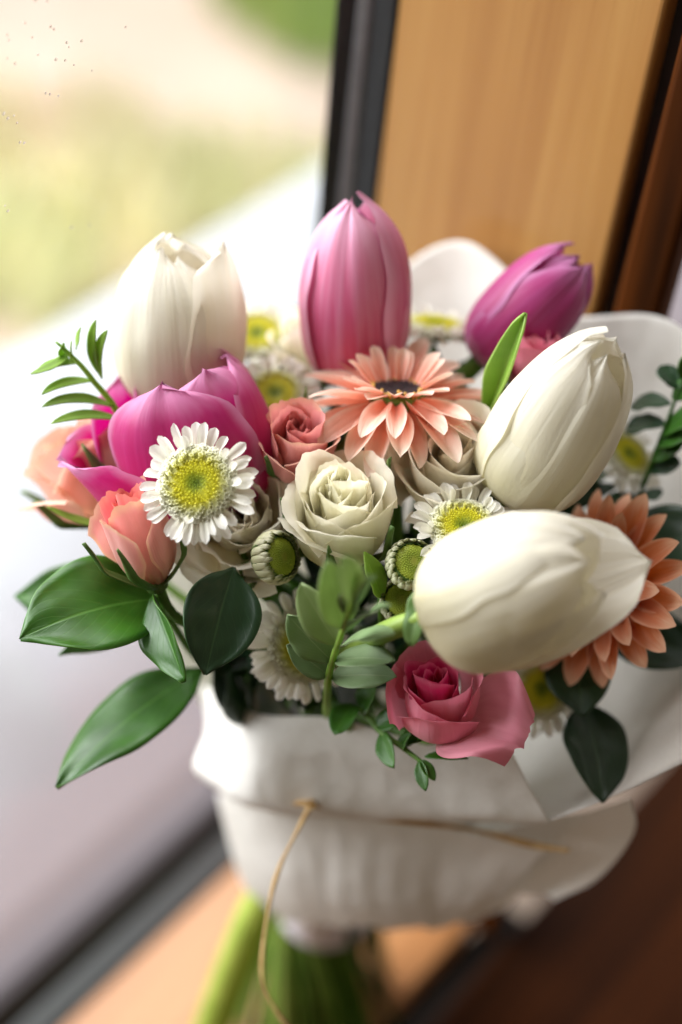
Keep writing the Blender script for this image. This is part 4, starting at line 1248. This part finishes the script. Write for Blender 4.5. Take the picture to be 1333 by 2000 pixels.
# tall sheet standing behind the flowers and sweeping round to the right
patch('back_sheet', [
    [(300, 1135, .655), (470, 900, .690), (700, 610, .672), (895, 470, .650), (1090, 610, .628), (1330, 640, .606), (1540, 980, .575), (1500, 1410, .553)],
    [(330, 1260, .670), (480, 1150, .690), (690, 950, .690), (870, 850, .680), (1040, 880, .660), (1250, 960, .630), (1400, 1180, .595), (1330, 1492, .562)],
    [(430, 1440, .690), (520, 1400, .705), (670, 1300, .715), (800, 1250, .710), (920, 1270, .695), (1050, 1330, .665), (1170, 1440, .620), (1180, 1562, .570)],
    [(540, 1680, .745), (580, 1660, .760), (640, 1640, .765), (700, 1640, .763), (750, 1650, .750), (800, 1670, .720), (900, 1640, .650), (1064, 1606, .580)],
], 150, 90, wrap, PM, seed=1.0)
patch('front_sheet', [
    [(396, 1338, .672), (500, 1392, .612), (650, 1402, .590), (820, 1445, .580), (985, 1440, .574)],
    [(402, 1425, .664), (510, 1470, .606), (680, 1490, .592), (850, 1520, .583), (1032, 1530, .575)],
    [(380, 1500, .660), (490, 1570, .616), (700, 1594, .603), (880, 1600, .592), (1073, 1603, .580)],
    [(432, 1545, .685), (540, 1578, .640), (720, 1585, .627), (880, 1590, .615), (1060, 1598, .592)],
], 140, 90, wrap, PM, seed=2.0, pleat=0.0009)
patch('lower_sheet', [
    [(425, 1550, .700), (520, 1545, .652), (680, 1570, .640), (880, 1618, .634), (1068, 1662, .618)],
    [(450, 1650, .716), (545, 1640, .668), (700, 1660, .652), (880, 1690, .648), (1030, 1702, .632)],
    [(478, 1730, .730), (570, 1740, .690), (710, 1760, .672), (860, 1765, .668), (985, 1752, .655)],
    [(522, 1792, .742), (610, 1802, .712), (720, 1812, .695), (840, 1812, .688), (935, 1796, .680)],
], 140, 90, wrap, PM, seed=3.0, pleat=0.0022)
patch('inner_sheet', [
    [(600, 1540, .668), (800, 1560, .660), (960, 1580, .650), (1100, 1592, .625), (1232, 1560, .600)],
    [(630, 1640, .690), (820, 1660, .680), (960, 1670, .666), (1090, 1670, .640), (1238, 1625, .612)],
    [(680, 1730, .712), (840, 1745, .700), (950, 1730, .688), (1050, 1740, .655), (1170, 1712, .632)],
    [(720, 1790, .722), (860, 1800, .712), (960, 1785, .690), (1030, 1738, .662), (1085, 1756, .646)],
], 140, 90, wrap, PM, seed=4.0, pleat=0.0014)

# ribbon around the stems
rbn = thing('ribbon', 'white satin ribbon wound round the stems under the paper', 'ribbon', NECK)
e1 = AX.orthogonal().normalized(); e2 = AX.cross(e1)
rc = FOOT.lerp(HEAD, 0.365)
inv = rbn.matrix_world.inverted()


def rib_fn(u, v):
    a = u * PI
    r = 0.0215 + 0.0006 * math.sin(v * 22) + 0.0012 * noise.noise(Vector((math.cos(a), math.sin(a), v * 2)))
    return inv @ (rc + e1 * (math.cos(a) * r) + e2 * (math.sin(a) * r) + AX * ((v - 0.5) * 0.028))


obj('band', grid('band', 64, 14, rib_fn), M['ribbon'], rbn, thick=0.0005)

# raffia
rf = thing('raffia_string', 'raffia string knotted over the paper and hanging down in front', 'string', W(605, 1570, 0.60))
p_ = spline([W(608, 1572, .603), W(580, 1625, .592), W(548, 1690, .592), W(528, 1760, .594), W(514, 1860, .600), W(516, 1925, .604), W(545, 1982, .606), W(585, 2030, .608)], 60)
obj('hanging_end', tube('hanging_end', local(rf, p_), lambda t: 0.0011 + 0.0003 * math.sin(t * 23), 6, 0.5), M['raffia'], rf)
p_ = spline([W(570, 1566, .606), W(608, 1571, .602), W(700, 1592, .605), W(810, 1606, .606), W(930, 1622, .615), W(1030, 1648, .612), W(1112, 1662, .602)], 60)
obj('tie', tube('tie', local(rf, p_), lambda t: 0.0010 + 0.0003 * math.sin(t * 17), 6, 0.5), M['raffia'], rf)

# broad pale stem at the left foot
ps = thing('tulip_leaf', 'thick yellow green stalk at the lower left under the paper', 'leaf', W(420, 2010, 0.78))
twig(ps, [W(520, 1740, .735), W(490, 1800, .740), W(455, 1890, .755), W(420, 1990, .775), W(395, 2060, .79)], 0.0082, 0.0092, 'stem_pale', name='stalk')
kc = W(606, 1571, .600)
kp = [kc + R * (0.0018 * math.cos(t)) + U * (0.0013 * math.sin(t)) + T * (0.0012 * math.sin(1.5 * t) + 0.0008) for t in [x * 0.35 for x in range(28)]]
obj('knot', tube('knot', local(rf, kp), 0.0006, 6, 0.7), M['raffia'], rf)
